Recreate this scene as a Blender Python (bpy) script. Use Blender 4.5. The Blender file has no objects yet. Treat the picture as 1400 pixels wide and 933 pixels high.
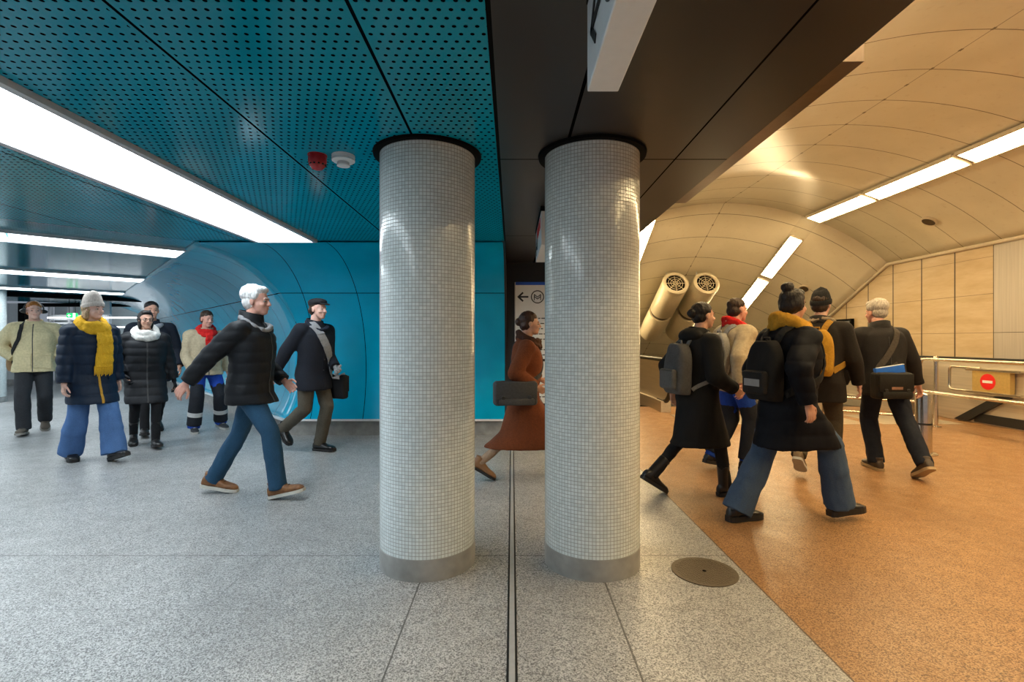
import bpy, bmesh, math, random
import numpy as np
from mathutils import Vector, Matrix, noise
from mathutils.bvhtree import BVHTree

random.seed(7)
PI = math.pi
SC = bpy.context.scene
COL = SC.collection
F = 680.0          # focal length in pixels of a 1400 x 933 frame
CAMZ = 1.3
CZ = 2.40          # height of the flat ceilings

def srgb(r, g, b):
    def f(c):
        c /= 255.0
        return c / 12.92 if c <= 0.04045 else ((c + 0.055) / 1.055) ** 2.4
    return (f(r), f(g), f(b), 1.0)

# ------------------------------------------------------------------ mesh builder
class MB:
    def __init__(self, off=(0, 0, 0)):
        self.V = []; self.Fc = []; self.off = Vector(off)
    def add(self, vs, fs):
        b = len(self.V)
        self.V.extend([tuple(Vector(v) - self.off) for v in vs])
        self.Fc.extend([tuple(b + i for i in f) for f in fs])
        return self
    def loft(self, rings, closed=False):
        n = len(rings[0]); vs = [p for r in rings for p in r]; fs = []
        m = len(rings)
        for i in range(m if closed else m - 1):
            a = i * n; c = ((i + 1) % m) * n
            for j in range(n):
                k = (j + 1) % n
                fs.append((a + j, a + k, c + k, c + j))
        if not closed:
            fs.append(tuple(reversed(range(n))))
            fs.append(tuple(range((m - 1) * n, m * n)))
        return self.add(vs, fs)
    def frame(self, d, up=(0, 0, 1)):
        d = Vector(d).normalized(); u = Vector(up)
        if abs(d.dot(u)) > 0.95: u = Vector((1, 0, 0)) if abs(d.x) < 0.9 else Vector((0, 1, 0))
        s = d.cross(u).normalized(); t = s.cross(d).normalized()
        return d, s, t
    def capsule(self, a, b, ra, rb=None, seg=14, flat_a=False, flat_b=False, sx=1.0, sy=1.0, up=(0, 0, 1)):
        a = Vector(a); b = Vector(b); rb = ra if rb is None else rb
        d, s, t = self.frame(b - a, up)
        rings = []
        prof = []
        if flat_a: prof.append((a, ra))
        else:
            for k in range(4):
                an = PI / 2 * (1 - (k + 0.25) / 4.0)
                prof.append((a - d * ra * math.sin(an), ra * math.cos(an)))
            prof.append((a, ra))
        prof.append(((a + b) / 2, (ra + rb) / 2))
        prof.append((b, rb))
        if not flat_b:
            for k in range(3, -1, -1):
                an = PI / 2 * (1 - (k + 0.25) / 4.0)
                prof.append((b + d * rb * math.sin(an), rb * math.cos(an)))
        for c, r in prof:
            rings.append([c + s * (r * sx * math.cos(2 * PI * j / seg)) + t * (r * sy * math.sin(2 * PI * j / seg)) for j in range(seg)])
        return self.loft(rings)
    def cyl(self, a, b, r, rb=None, seg=24):
        return self.capsule(a, b, r, rb, seg, True, True)
    def ell(self, c, r, rot=None, seg=20, nr=12):
        c = Vector(c); rings = []
        R = rot or Matrix.Identity(3)
        for i in range(nr):
            th = PI * (i + 0.35) / (nr - 0.3)
            rings.append([c + R @ Vector((r[0] * math.sin(th) * math.cos(2 * PI * j / seg), r[1] * math.sin(th) * math.sin(2 * PI * j / seg), r[2] * math.cos(th))) for j in range(seg)])
        return self.loft(rings)
    def box(self, c, s, rot=None, bevel=0.0, bseg=2):
        bm = bmesh.new(); bmesh.ops.create_cube(bm, size=1.0)
        for v in bm.verts: v.co = Vector((v.co.x * s[0], v.co.y * s[1], v.co.z * s[2]))
        if bevel > 0:
            bmesh.ops.bevel(bm, geom=list(bm.edges), offset=bevel, segments=bseg, profile=0.5, affect='EDGES')
        R = rot or Matrix.Identity(3); c = Vector(c)
        bm.verts.index_update()
        self.add([c + R @ v.co for v in bm.verts], [[v.index for v in f.verts] for f in bm.faces])
        bm.free(); return self
    def bx(self, x0, x1, y0, y1, z0, z1, bevel=0.0):
        return self.box(((x0 + x1) / 2, (y0 + y1) / 2, (z0 + z1) / 2), (abs(x1 - x0), abs(y1 - y0), abs(z1 - z0)), None, bevel)
    def prism(self, poly, z0, z1):
        n = len(poly)
        return self.loft([[(p[0], p[1], z0) for p in poly], [(p[0], p[1], z1) for p in poly]])
    def tube(self, pts, r, seg=10, closed=False):
        pts = [Vector(p) for p in pts]; rings = []; n = len(pts); prev = None
        for i, p in enumerate(pts):
            if closed: d = pts[(i + 1) % n] - pts[i - 1]
            else: d = pts[min(i + 1, n - 1)] - pts[max(i - 1, 0)]
            d.normalize()
            if prev is None: _, s, t = self.frame(d)
            else:
                s = prev - d * prev.dot(d); s.normalize(); t = s.cross(d)
            prev = s
            rr = r[i] if isinstance(r, (list, tuple)) else r
            rings.append([p + s * rr * math.cos(2 * PI * j / seg) + t * rr * math.sin(2 * PI * j / seg) for j in range(seg)])
        return self.loft(rings, closed)
    def lathe(self, prof, c=(0, 0, 0), seg=48, sx=1.0, sy=1.0):
        c = Vector(c)
        return self.loft([[c + Vector((r * sx * math.cos(2 * PI * j / seg), r * sy * math.sin(2 * PI * j / seg), z)) for j in range(seg)] for r, z in prof])
    def ribbon(self, pts, nrm, w, th):
        pts = [Vector(p) for p in pts]; rings = []; n = len(pts)
        for i, p in enumerate(pts):
            d = (pts[min(i + 1, n - 1)] - pts[max(i - 1, 0)]).normalized()
            nn = Vector(nrm[i]); nn = (nn - d * nn.dot(d)).normalized(); s = d.cross(nn)
            ww = w[i] if isinstance(w, (list, tuple)) else w
            rings.append([p - s * ww / 2 - nn * th / 2, p + s * ww / 2 - nn * th / 2, p + s * ww / 2 + nn * th / 2, p - s * ww / 2 + nn * th / 2])
        return self.loft(rings)
    def build(self, name, mat, parent=None, smooth=True, voxel=None, sm=0, fn=None, angle=None):
        me = bpy.data.meshes.new(name)
        me.from_pydata([tuple(v) for v in self.V], [], self.Fc)
        bm = bmesh.new(); bm.from_mesh(me)
        bmesh.ops.recalc_face_normals(bm, faces=bm.faces); bm.to_mesh(me); bm.free()
        ob = bpy.data.objects.new(name, me); COL.objects.link(ob)
        if voxel:
            m = ob.modifiers.new('r', 'REMESH'); m.mode = 'VOXEL'; m.voxel_size = voxel; m.adaptivity = 0
            if sm:
                s = ob.modifiers.new('s', 'SMOOTH'); s.factor = 0.5; s.iterations = sm
            dg = bpy.context.evaluated_depsgraph_get()
            new = bpy.data.meshes.new_from_object(ob.evaluated_get(dg))
            ob.modifiers.clear(); ob.data = new; bpy.data.meshes.remove(me); me = new; me.name = name
        if fn:
            n = len(me.vertices)
            co = np.empty(n * 3, 'f'); me.vertices.foreach_get('co', co); co = co.reshape(-1, 3)
            no = np.empty(n * 3, 'f'); me.vertex_normals.foreach_get('vector', no); no = no.reshape(-1, 3)
            co = fn(co, no).astype('f'); me.vertices.foreach_set('co', co.ravel()); me.update()
        if smooth: me.shade_smooth()
        if smooth and not voxel:
            me.set_sharp_from_angle(angle=math.radians(angle or 40))
        me.materials.clear(); me.materials.append(mat)
        if parent is not None: ob.parent = parent
        return ob

def tag(o, label=None, cat=None, group=None, kind=None):
    if label: o['label'] = label
    if cat: o['category'] = cat
    if group: o['group'] = group
    if kind: o['kind'] = kind
    return o

def thing(name, label, cat, loc=(0, 0, 0), yaw=0.0, group=None):
    o = bpy.data.objects.new(name, None); COL.objects.link(o)
    o.empty_display_size = 0.1
    o.location = loc; o.rotation_euler = (0, 0, yaw)
    return tag(o, label, cat, group, 'thing')

def struct(o, label, cat):
    return tag(o, label, cat, None, 'structure')

# ------------------------------------------------------------------ materials
class G:
    """little node-graph helper"""
    def __init__(self, name):
        self.m = bpy.data.materials.new(name); self.m.use_nodes = True
        self.nt = self.m.node_tree; self.b = self.nt.nodes['Principled BSDF']
    def n(self, t, **kw):
        nd = self.nt.nodes.new(t)
        for k, v in kw.items(): setattr(nd, k, v)
        return nd
    def put(self, s, v):
        if isinstance(v, bpy.types.NodeSocket): self.nt.links.new(v, s)
        else: s.default_value = v
    def math(self, op, a, b=None, c=None):
        nd = self.n('ShaderNodeMath', operation=op)
        self.put(nd.inputs[0], a)
        if b is not None: self.put(nd.inputs[1], b)
        if c is not None: self.put(nd.inputs[2], c)
        return nd.outputs[0]
    def pos(self):
        return self.n('ShaderNodeTexCoord').outputs['Object']
    def xyz(self, v=None):
        nd = self.n('ShaderNodeSeparateXYZ'); self.put(nd.inputs[0], v or self.pos()); return nd.outputs
    def comb(self, x, y, z):
        nd = self.n('ShaderNodeCombineXYZ')
        for i, q in enumerate((x, y, z)): self.put(nd.inputs[i], q)
        return nd.outputs[0]
    def noise(self, scale, detail=3, vec=None, rough=0.5):
        nd = self.n('ShaderNodeTexNoise'); nd.inputs['Scale'].default_value = scale; nd.inputs['Detail'].default_value = detail
        nd.inputs['Roughness'].default_value = rough
        self.put(nd.inputs['Vector'], vec or self.pos()); return nd.outputs['Fac']
    def voro(self, scale, vec=None):
        nd = self.n('ShaderNodeTexVoronoi'); nd.inputs['Scale'].default_value = scale
        self.put(nd.inputs['Vector'], vec or self.pos()); return nd.outputs
    def ramp(self, fac, stops, interp='LINEAR'):
        nd = self.n('ShaderNodeValToRGB'); nd.color_ramp.interpolation = interp
        e = nd.color_ramp.elements
        while len(e) < len(stops): e.new(0.5)
        for i, (p, c) in enumerate(stops): e[i].position = p; e[i].color = c
        self.put(nd.inputs[0], fac); return nd.outputs[0]
    def mix(self, f, a, b):
        nd = self.n('ShaderNodeMix', data_type='RGBA'); self.put(nd.inputs[0], f); self.put(nd.inputs[6], a); self.put(nd.inputs[7], b)
        return nd.outputs[2]
    def line(self, x, x0, w):          # 1 on a line at x0 of half width w
        return self.math('LESS_THAN', self.math('ABSOLUTE', self.math('SUBTRACT', x, x0)), w)
    def per(self, x, x0, p, w):        # repeated lines
        fr = self.math('FRACT', self.math('DIVIDE', self.math('SUBTRACT', x, x0 - p / 2), p))
        return self.math('LESS_THAN', self.math('MULTIPLY', self.math('ABSOLUTE', self.math('SUBTRACT', fr, 0.5)), p), w)
    def mx(self, *a):
        r = a[0]
        for q in a[1:]: r = self.math('MAXIMUM', r, q)
        return r
    def bump(self, h, strength=0.3, dist=0.01):
        nd = self.n('ShaderNodeBump'); nd.inputs['Strength'].default_value = strength; nd.inputs['Distance'].default_value = dist
        self.put(nd.inputs['Height'], h); self.put(self.b.inputs['Normal'], nd.outputs[0])
    def fin(self, color=None, rough=None, metal=None, spec=None, coat=None, sheen=None):
        for k, v in (('Base Color', color), ('Roughness', rough), ('Metallic', metal), ('Specular IOR Level', spec), ('Coat Weight', coat), ('Sheen Weight', sheen)):
            if v is not None: self.put(self.b.inputs[k], v)
        return self.m

_cache = {}
def plain(name, c, rough=0.5, metal=0.0, spec=0.5, var=0.06, scale=30.0, coat=0.0):
    if name in _cache: return _cache[name]
    g = G(name)
    n = g.noise(scale, 3)
    lo = tuple(max(0, q * (1 - var)) for q in c[:3]) + (1,); hi = tuple(q * (1 + var) for q in c[:3]) + (1,)
    col = g.ramp(n, [(0.3, lo), (0.7, hi)])
    _cache[name] = g.fin(col, rough, metal, spec, coat)
    return _cache[name]

def cloth(name, c, rough=0.85, scale=60.0, bump=0.25, var=0.18, sheen=0.0, spec=0.25):
    if name in _cache: return _cache[name]
    g = G(name)
    n = g.noise(scale, 4); n2 = g.noise(5.0, 3)
    s = g.math('ADD', g.math('MULTIPLY', n, 0.5), g.math('MULTIPLY', n2, 0.5))
    lo = tuple(max(0, q * (1 - var)) for q in c[:3]) + (1,); hi = tuple(q * (1 + var) for q in c[:3]) + (1,)
    col = g.ramp(s, [(0.35, lo), (0.65, hi)])
    g.bump(n, bump, 0.004)
    _cache[name] = g.fin(col, rough, 0.0, spec, None, sheen)
    return _cache[name]

def emis(name, c, strength, body=(0.8, 0.8, 0.8, 1)):
    g = G(name)
    g.put(g.b.inputs['Emission Color'], c); g.put(g.b.inputs['Emission Strength'], strength)
    return g.fin(body, 0.4)
# ================================================================== the place: surfaces
T2 = Vector((-0.676, 0.737, 0)); N2 = Vector((0.737, 0.676, 0))   # passage direction and its right-hand normal
CORNER = Vector((-3.475, 5.47, 0))
KINK = 9.85; SLOPE = 0.52
XC, ZC, XW, ZS = 4.205, 4.049, 7.47, 2.843; RV = 5.035; CV = ZC - RV

def m_terrazzo(name, c0, c1, c2, stain, xs, ys, faint):
    g = G(name); p = g.pos(); x, y, z = g.xyz(p)
    v = g.voro(205.0, p)
    sep = g.n('ShaderNodeSeparateColor'); g.put(sep.inputs[0], v['Color'])
    col = g.ramp(sep.outputs[0], [(0.0, c0), (0.38, c1), (0.8, c2)])
    n = g.noise(1.1, 5, p); n3 = g.noise(7.0, 4, p)
    s = g.math('MULTIPLY', g.math('ADD', g.math('MULTIPLY', n, 0.7), g.math('MULTIPLY', n3, 0.3)), 1.0)
    col = g.mix(g.ramp(s, [(0.42, (0, 0, 0, 1)), (0.75, (0.55, 0.55, 0.55, 1))]), col, stain)
    ln = None
    for a in xs:
        q = g.line(x, a, 0.004); ln = q if ln is None else g.mx(ln, q)
    for a in ys:
        q = g.line(y, a, 0.004); ln = q if ln is None else g.mx(ln, q)
    col = g.mix(g.math('MULTIPLY', ln, 0.75), col, (0.03, 0.027, 0.024, 1))
    fl = g.mx(g.per(x, faint[0], faint[1], 0.003), g.per(y, faint[2], faint[3], 0.003))
    col = g.mix(g.math('MULTIPLY', fl, 0.28), col, (0.06, 0.055, 0.05, 1))
    g.bump(sep.outputs[1], 0.03, 0.002)
    r = g.math('ADD', 0.24, g.math('MULTIPLY', n3, 0.25))
    return g.fin(col, r, 0, 0.4)

def m_paint_teal(name, mode):
    """teal lacquered metal; mode 'main'/'passage' ceilings are perforated, 'front'/'tube' walls carry panel joints"""
    g = G(name); p = g.pos(); x, y, z = g.xyz(p)
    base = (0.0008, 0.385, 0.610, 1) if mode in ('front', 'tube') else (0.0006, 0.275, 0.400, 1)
    dark = (0.002, 0.006, 0.009, 1)
    dot = lambda v: g.math('ADD', g.math('MULTIPLY', x, v.x), g.math('MULTIPLY', y, v.y))
    if mode in ('main', 'passage'):
        if mode == 'main':
            u, w = x, y
            seam = g.mx(g.line(x, -1.318, 0.007), g.line(x, -0.534, 0.007), g.line(x, -2.96, 0.006))
            seam = g.mx(seam, g.line(x, -4.1, 0.006))
            keep = g.mx(g.line(x, -1.318, 0.02), g.line(x, -0.534, 0.02), g.math('GREATER_THAN', y, 5.40))
        else:
            u, w = dot(N2), dot(T2)
            c0 = CORNER.dot(T2)
            seam = g.mx(g.line(w, c0 + 0.0, 0.008), g.line(w, c0 + 2.75, 0.005), g.line(w, c0 + 6.4, 0.005))
            keep = seam
        PU, PV = 0.0405, 0.0440
        uu = g.math('DIVIDE', u, PU); vv = g.math('DIVIDE', w, PV)
        row = g.math('FRACT', g.math('MULTIPLY', g.math('FLOOR', vv), 0.5))
        fu = g.math('MULTIPLY', g.math('SUBTRACT', g.math('FRACT', g.math('ADD', uu, row)), 0.5), PU)
        fv = g.math('MULTIPLY', g.math('SUBTRACT', g.math('FRACT', vv), 0.5), PV)
        d = g.math('SQRT', g.math('ADD', g.math('MULTIPLY', fu, fu), g.math('MULTIPLY', fv, fv)))
        hole = g.math('MULTIPLY', g.math('LESS_THAN', d, 0.0080), g.math('SUBTRACT', 1.0, keep))
        if mode == 'main':      # plain patch where the siren and the detector are mounted
            pa = g.math('MULTIPLY', g.line(x, -1.075, 0.19), g.line(y, 2.93, 0.085))
            hole = g.math('MULTIPLY', hole, g.math('SUBTRACT', 1.0, pa))
        m = g.mx(hole, seam)
        rough = 0.16
    elif mode == 'front':
        m = g.mx(g.per(x, -2.755, 0.715, 0.0045), g.line(z, 1.93, 0.0045))
        rough = 0.22
    else:
        m = g.mx(g.per(dot(T2), CORNER.dot(T2) + 0.02, 0.62, 0.0035), g.line(z, 1.93, 0.0045))
        rough = 0.25
    n = g.noise(2.2, 3, p)
    base2 = tuple(q * 0.86 for q in base[:3]) + (1,)
    col = g.mix(g.ramp(n, [(0.35, (0, 0, 0, 1)), (0.7, (1, 1, 1, 1))]), base2, base)
    col = g.mix(m, col, dark)
    g.put(g.b.inputs['Specular IOR Level'], g.math('MULTIPLY', g.math('SUBTRACT', 1.0, m), {'main': 0.22, 'passage': 0.5, 'front': 0.28, 'tube': 0.9}[mode]))
    wv = g.noise(1.3, 2, p)
    g.bump(g.math('SUBTRACT', g.math('MULTIPLY', wv, 0.6), g.math('MULTIPLY', m, 0.25)), 0.12, 0.03)
    g.b.inputs['Coat Roughness'].default_value = 0.12
    return g.fin(col, rough, 0.0, None, {'main': 0.0, 'passage': 0.35, 'front': 0.0, 'tube': 0.35}[mode])

def m_brown():
    g = G('dark_bronze_panel'); p = g.pos(); x, y, z = g.xyz(p)
    m = g.mx(g.line(x, 0.309, 0.008), g.line(x, 0.986, 0.005), g.line(y, 3.01, 0.006), g.line(y, 5.2, 0.005), g.line(y, 0.6, 0.005))
    n = g.noise(1.8, 3, p)
    c = g.ramp(n, [(0.3, (0.021, 0.018, 0.017, 1)), (0.7, (0.028, 0.024, 0.022, 1))])
    c = g.mix(m, c, (0.003, 0.003, 0.003, 1))
    g.put(g.b.inputs['Specular IOR Level'], g.math('MULTIPLY', g.math('SUBTRACT', 1.0, m), 0.5))
    return g.fin(c, 0.36, 0.0)

def m_vault():
    g = G('cream_vault_panel'); p = g.pos(); x, y, z = g.xyz(p)
    m = g.mx(g.math('MULTIPLY', g.per(y, 4.348, 0.641, 0.006), 0.75), g.math('MULTIPLY', g.line(x, XC, 0.005), 0.6), g.math('MULTIPLY', g.line(x, 5.92, 0.17), 0.12))
    stud = g.math('MULTIPLY', g.line(x, XC, 0.014), g.per(y, 4.02, 0.32, 0.022))
    m = g.mx(m, g.math('MULTIPLY', stud, 0.8))
    n = g.noise(1.6, 4, p); n2 = g.noise(14, 4, p)
    c = g.ramp(n, [(0.3, (0.74, 0.69, 0.54, 1)), (0.7, (0.82, 0.77, 0.62, 1))])
    c = g.mix(g.ramp(n2, [(0.60, (0, 0, 0, 1)), (0.8, (0.35, 0.35, 0.35, 1))]), c, (0.55, 0.45, 0.30, 1))
    c = g.mix(m, c, (0.11, 0.075, 0.035, 1))
    g.bump(g.math('SUBTRACT', g.math('MULTIPLY', g.noise(1.2, 2, p), 0.8), g.math('MULTIPLY', m, 0.2)), 0.10, 0.03)
    return g.fin(c, 0.24, 0, 0.5)

def m_travertine():
    g = G('travertine'); p = g.pos(); x, y, z = g.xyz(p)
    st = g.noise(1.0, 6, g.comb(x, g.math('MULTIPLY', y, 1.4), g.math('MULTIPLY', z, 7.0)), 0.62)
    cl = g.noise(0.9, 2, g.comb(0.0, g.math('FLOOR', g.math('DIVIDE', g.math('SUBTRACT', y, 7.71), 0.68)), g.math('FLOOR', g.math('DIVIDE', z, 0.62))))
    c = g.ramp(st, [(0.25, (0.40, 0.30, 0.17, 1)), (0.5, (0.51, 0.40, 0.25, 1)), (0.75, (0.60, 0.50, 0.34, 1))])
    c = g.mix(g.math('MULTIPLY', cl, 0.35), c, (0.52, 0.34, 0.15, 1))
    c = g.mix(g.mx(g.per(y, 7.71, 0.68, 0.013), g.math('MULTIPLY', g.mx(g.line(z, 1.43, 0.004), g.line(z, 2.04, 0.004), g.line(z, 2.62, 0.003)), 0.7)), c, (0.06, 0.04, 0.02, 1))
    g.bump(st, 0.15, 0.01)
    return g.fin(c, 0.34, 0, 0.4)

def m_steel(name, c, rough, streak_axis=2, joint=None, metal=1.0):
    g = G(name); p = g.pos(); x, y, z = g.xyz(p)
    k = [g.math('MULTIPLY', q, 40.0) for q in (x, y, z)]; k[streak_axis] = (x, y, z)[streak_axis]
    st = g.noise(1.0, 4, g.comb(*k))
    col = g.ramp(st, [(0.3, tuple(q * 0.85 for q in c[:3]) + (1,)), (0.7, c)])
    if joint is not None:
        col = g.mix(g.line(z, joint, 0.004), col, (0.05, 0.04, 0.03, 1))
    g.bump(st, 0.05, 0.003)
    return g.fin(col, g.math('ADD', rough, g.math('MULTIPLY', st, 0.08)), metal)

def m_mosaic():
    g = G('white_glass_mosaic'); p = g.pos(); x, y, z = g.xyz(p)
    P = 0.01985
    u = g.math('DIVIDE', g.math('MULTIPLY', g.math('ARCTAN2', y, x), 0.2775), P); v = g.math('DIVIDE', z, P)
    fu = g.math('ABSOLUTE', g.math('SUBTRACT', g.math('FRACT', u), 0.5)); fv = g.math('ABSOLUTE', g.math('SUBTRACT', g.math('FRACT', v), 0.5))
    ed = g.mx(fu, fv)
    gr = g.math('GREATER_THAN', ed, 0.435)
    cell = g.comb(g.math('FLOOR', u), g.math('FLOOR', v), 0.0)
    wn = g.n('ShaderNodeTexWhiteNoise'); g.put(wn.inputs['Vector'], cell)
    c = g.ramp(wn.outputs['Value'], [(0.0, (0.64, 0.70, 0.70, 1)), (1.0, (0.77, 0.82, 0.82, 1))])
    c = g.mix(gr, c, (0.30, 0.31, 0.28, 1))
    # every tile sits at a slightly different tilt
    tc = g.n('ShaderNodeSeparateColor'); g.put(tc.inputs[0], wn.outputs['Color'])
    tilt = g.math('ADD', g.math('MULTIPLY', g.math('SUBTRACT', tc.outputs[0], 0.5), g.math('FRACT', u)), g.math('MULTIPLY', g.math('SUBTRACT', tc.outputs[1], 0.5), g.math('FRACT', v)))
    h = g.math('ADD', g.math('MULTIPLY', tilt, 0.35), g.math('MULTIPLY', g.math('SMOOTH_MIN', g.math('SUBTRACT', 0.47, ed), 0.06, 0.04), 8.0))
    g.bump(h, 0.30, 0.004)
    r = g.math('ADD', 0.13, g.math('MULTIPLY', gr, 0.6))
    return g.fin(c, r, 0, 0.5)

M = {}
def mats():
    M['floor'] = m_terrazzo('grey_terrazzo', (0.085, 0.084, 0.083, 1), (0.265, 0.265, 0.262, 1), (0.53, 0.53, 0.525, 1), (0.17, 0.165, 0.158, 1),
                            [-0.496, 0.50], [3.012], (-0.496, 1.0, 2.405, 0.607))
    M['floor2'] = m_terrazzo('brown_terrazzo', (0.09, 0.040, 0.016, 1), (0.28, 0.138, 0.052, 1), (0.47, 0.275, 0.13, 1), (0.19, 0.092, 0.038, 1),
                             [1.304], [7.6], (1.304, 1.0, 2.405, 1.2))
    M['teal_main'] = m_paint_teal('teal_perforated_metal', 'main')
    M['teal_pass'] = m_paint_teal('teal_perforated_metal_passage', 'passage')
    M['teal_front'] = m_paint_teal('teal_metal_panel', 'front')
    M['teal_tube'] = m_paint_teal('teal_metal_panel_passage', 'tube')
    M['brown'] = m_brown(); M['vault'] = m_vault(); M['trav'] = m_travertine(); M['mosaic'] = m_mosaic()
    M['wallsteel'] = m_steel('brushed_pale_cladding', (0.46, 0.42, 0.37, 1), 0.34, 2, 1.43, 0.15)
    M['steel'] = m_steel('stainless_steel', (0.68, 0.61, 0.50, 1), 0.30, 1, None, 0.6)
    M['chrome'] = plain('polished_chrome', (0.66, 0.61, 0.52, 1), 0.2, 1.0)
    M['alu'] = plain('grey_aluminium', (0.50, 0.51, 0.53, 1), 0.45, 0.2)
    M['plinth'] = plain('grey_stone', (0.30, 0.295, 0.28, 1), 0.45, 0, 0.4, 0.2, 9)
    M['plinthcap'] = plain('pale_metal_strip', (0.72, 0.74, 0.74, 1), 0.35, 0.0)
    M['black'] = plain('black_lacquer', (0.004, 0.004, 0.004, 1), 0.7, 0, 0.06)
    M['rubber'] = plain('black_rubber', (0.012, 0.012, 0.012, 1), 0.45)
    M['pier'] = plain('dark_brown_cladding', (0.020, 0.015, 0.012, 1), 0.4)
    M['trim'] = plain('cream_trim', (0.62, 0.54, 0.42, 1), 0.4)
    M['copper'] = plain('brown_anodised_metal', (0.20, 0.15, 0.115, 1), 0.28, 0.75)
    M['white'] = plain('white_enamel', (0.72, 0.74, 0.75, 1), 0.4, 0, 0.5, 0.02)
    M['offwhite'] = plain('pale_wall_panel', (0.55, 0.58, 0.58, 1), 0.35)
    M['ink'] = plain('black_print', (0.012, 0.012, 0.014, 1), 0.5)
    M['blue'] = plain('blue_print', (0.015, 0.09, 0.55, 1), 0.4)
    M['red'] = plain('red_plastic', (0.36, 0.010, 0.012, 1), 0.25, 0, 0.5, 0.15, 20)
    M['signred'] = plain('red_sign_paint', (0.72, 0.012, 0.010, 1), 0.4, 0, 0.5, 0.03)
    M['brass'] = plain('yellow_brass_plate', (0.62, 0.44, 0.16, 1), 0.3, 0.45)
    M['glass_dark'] = plain('dark_glass', (0.012, 0.016, 0.02, 1), 0.08, 0, 0.6)
    M['panel_on'] = emis('lit_white_diffuser', (0.86, 0.95, 1.0, 1), 11.5)
    M['tube_on'] = emis('lit_warm_diffuser', (1.0, 0.75, 0.40, 1), 36.0)
    M['green_on'] = emis('lit_green_sign', (0.02, 0.85, 0.20, 1), 1.3, (0.02, 0.4, 0.1, 1))
    M['white_on'] = emis('lit_sign_white', (0.9, 1.0, 0.93, 1), 1.2)
    M['strip_on'] = emis('lit_tube_cool', (0.92, 0.97, 1.0, 1), 4.5)

def solid(ob, th, off):
    m = ob.modifiers.new('solid', 'SOLIDIFY'); m.thickness = th; m.offset = off
    return ob

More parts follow.
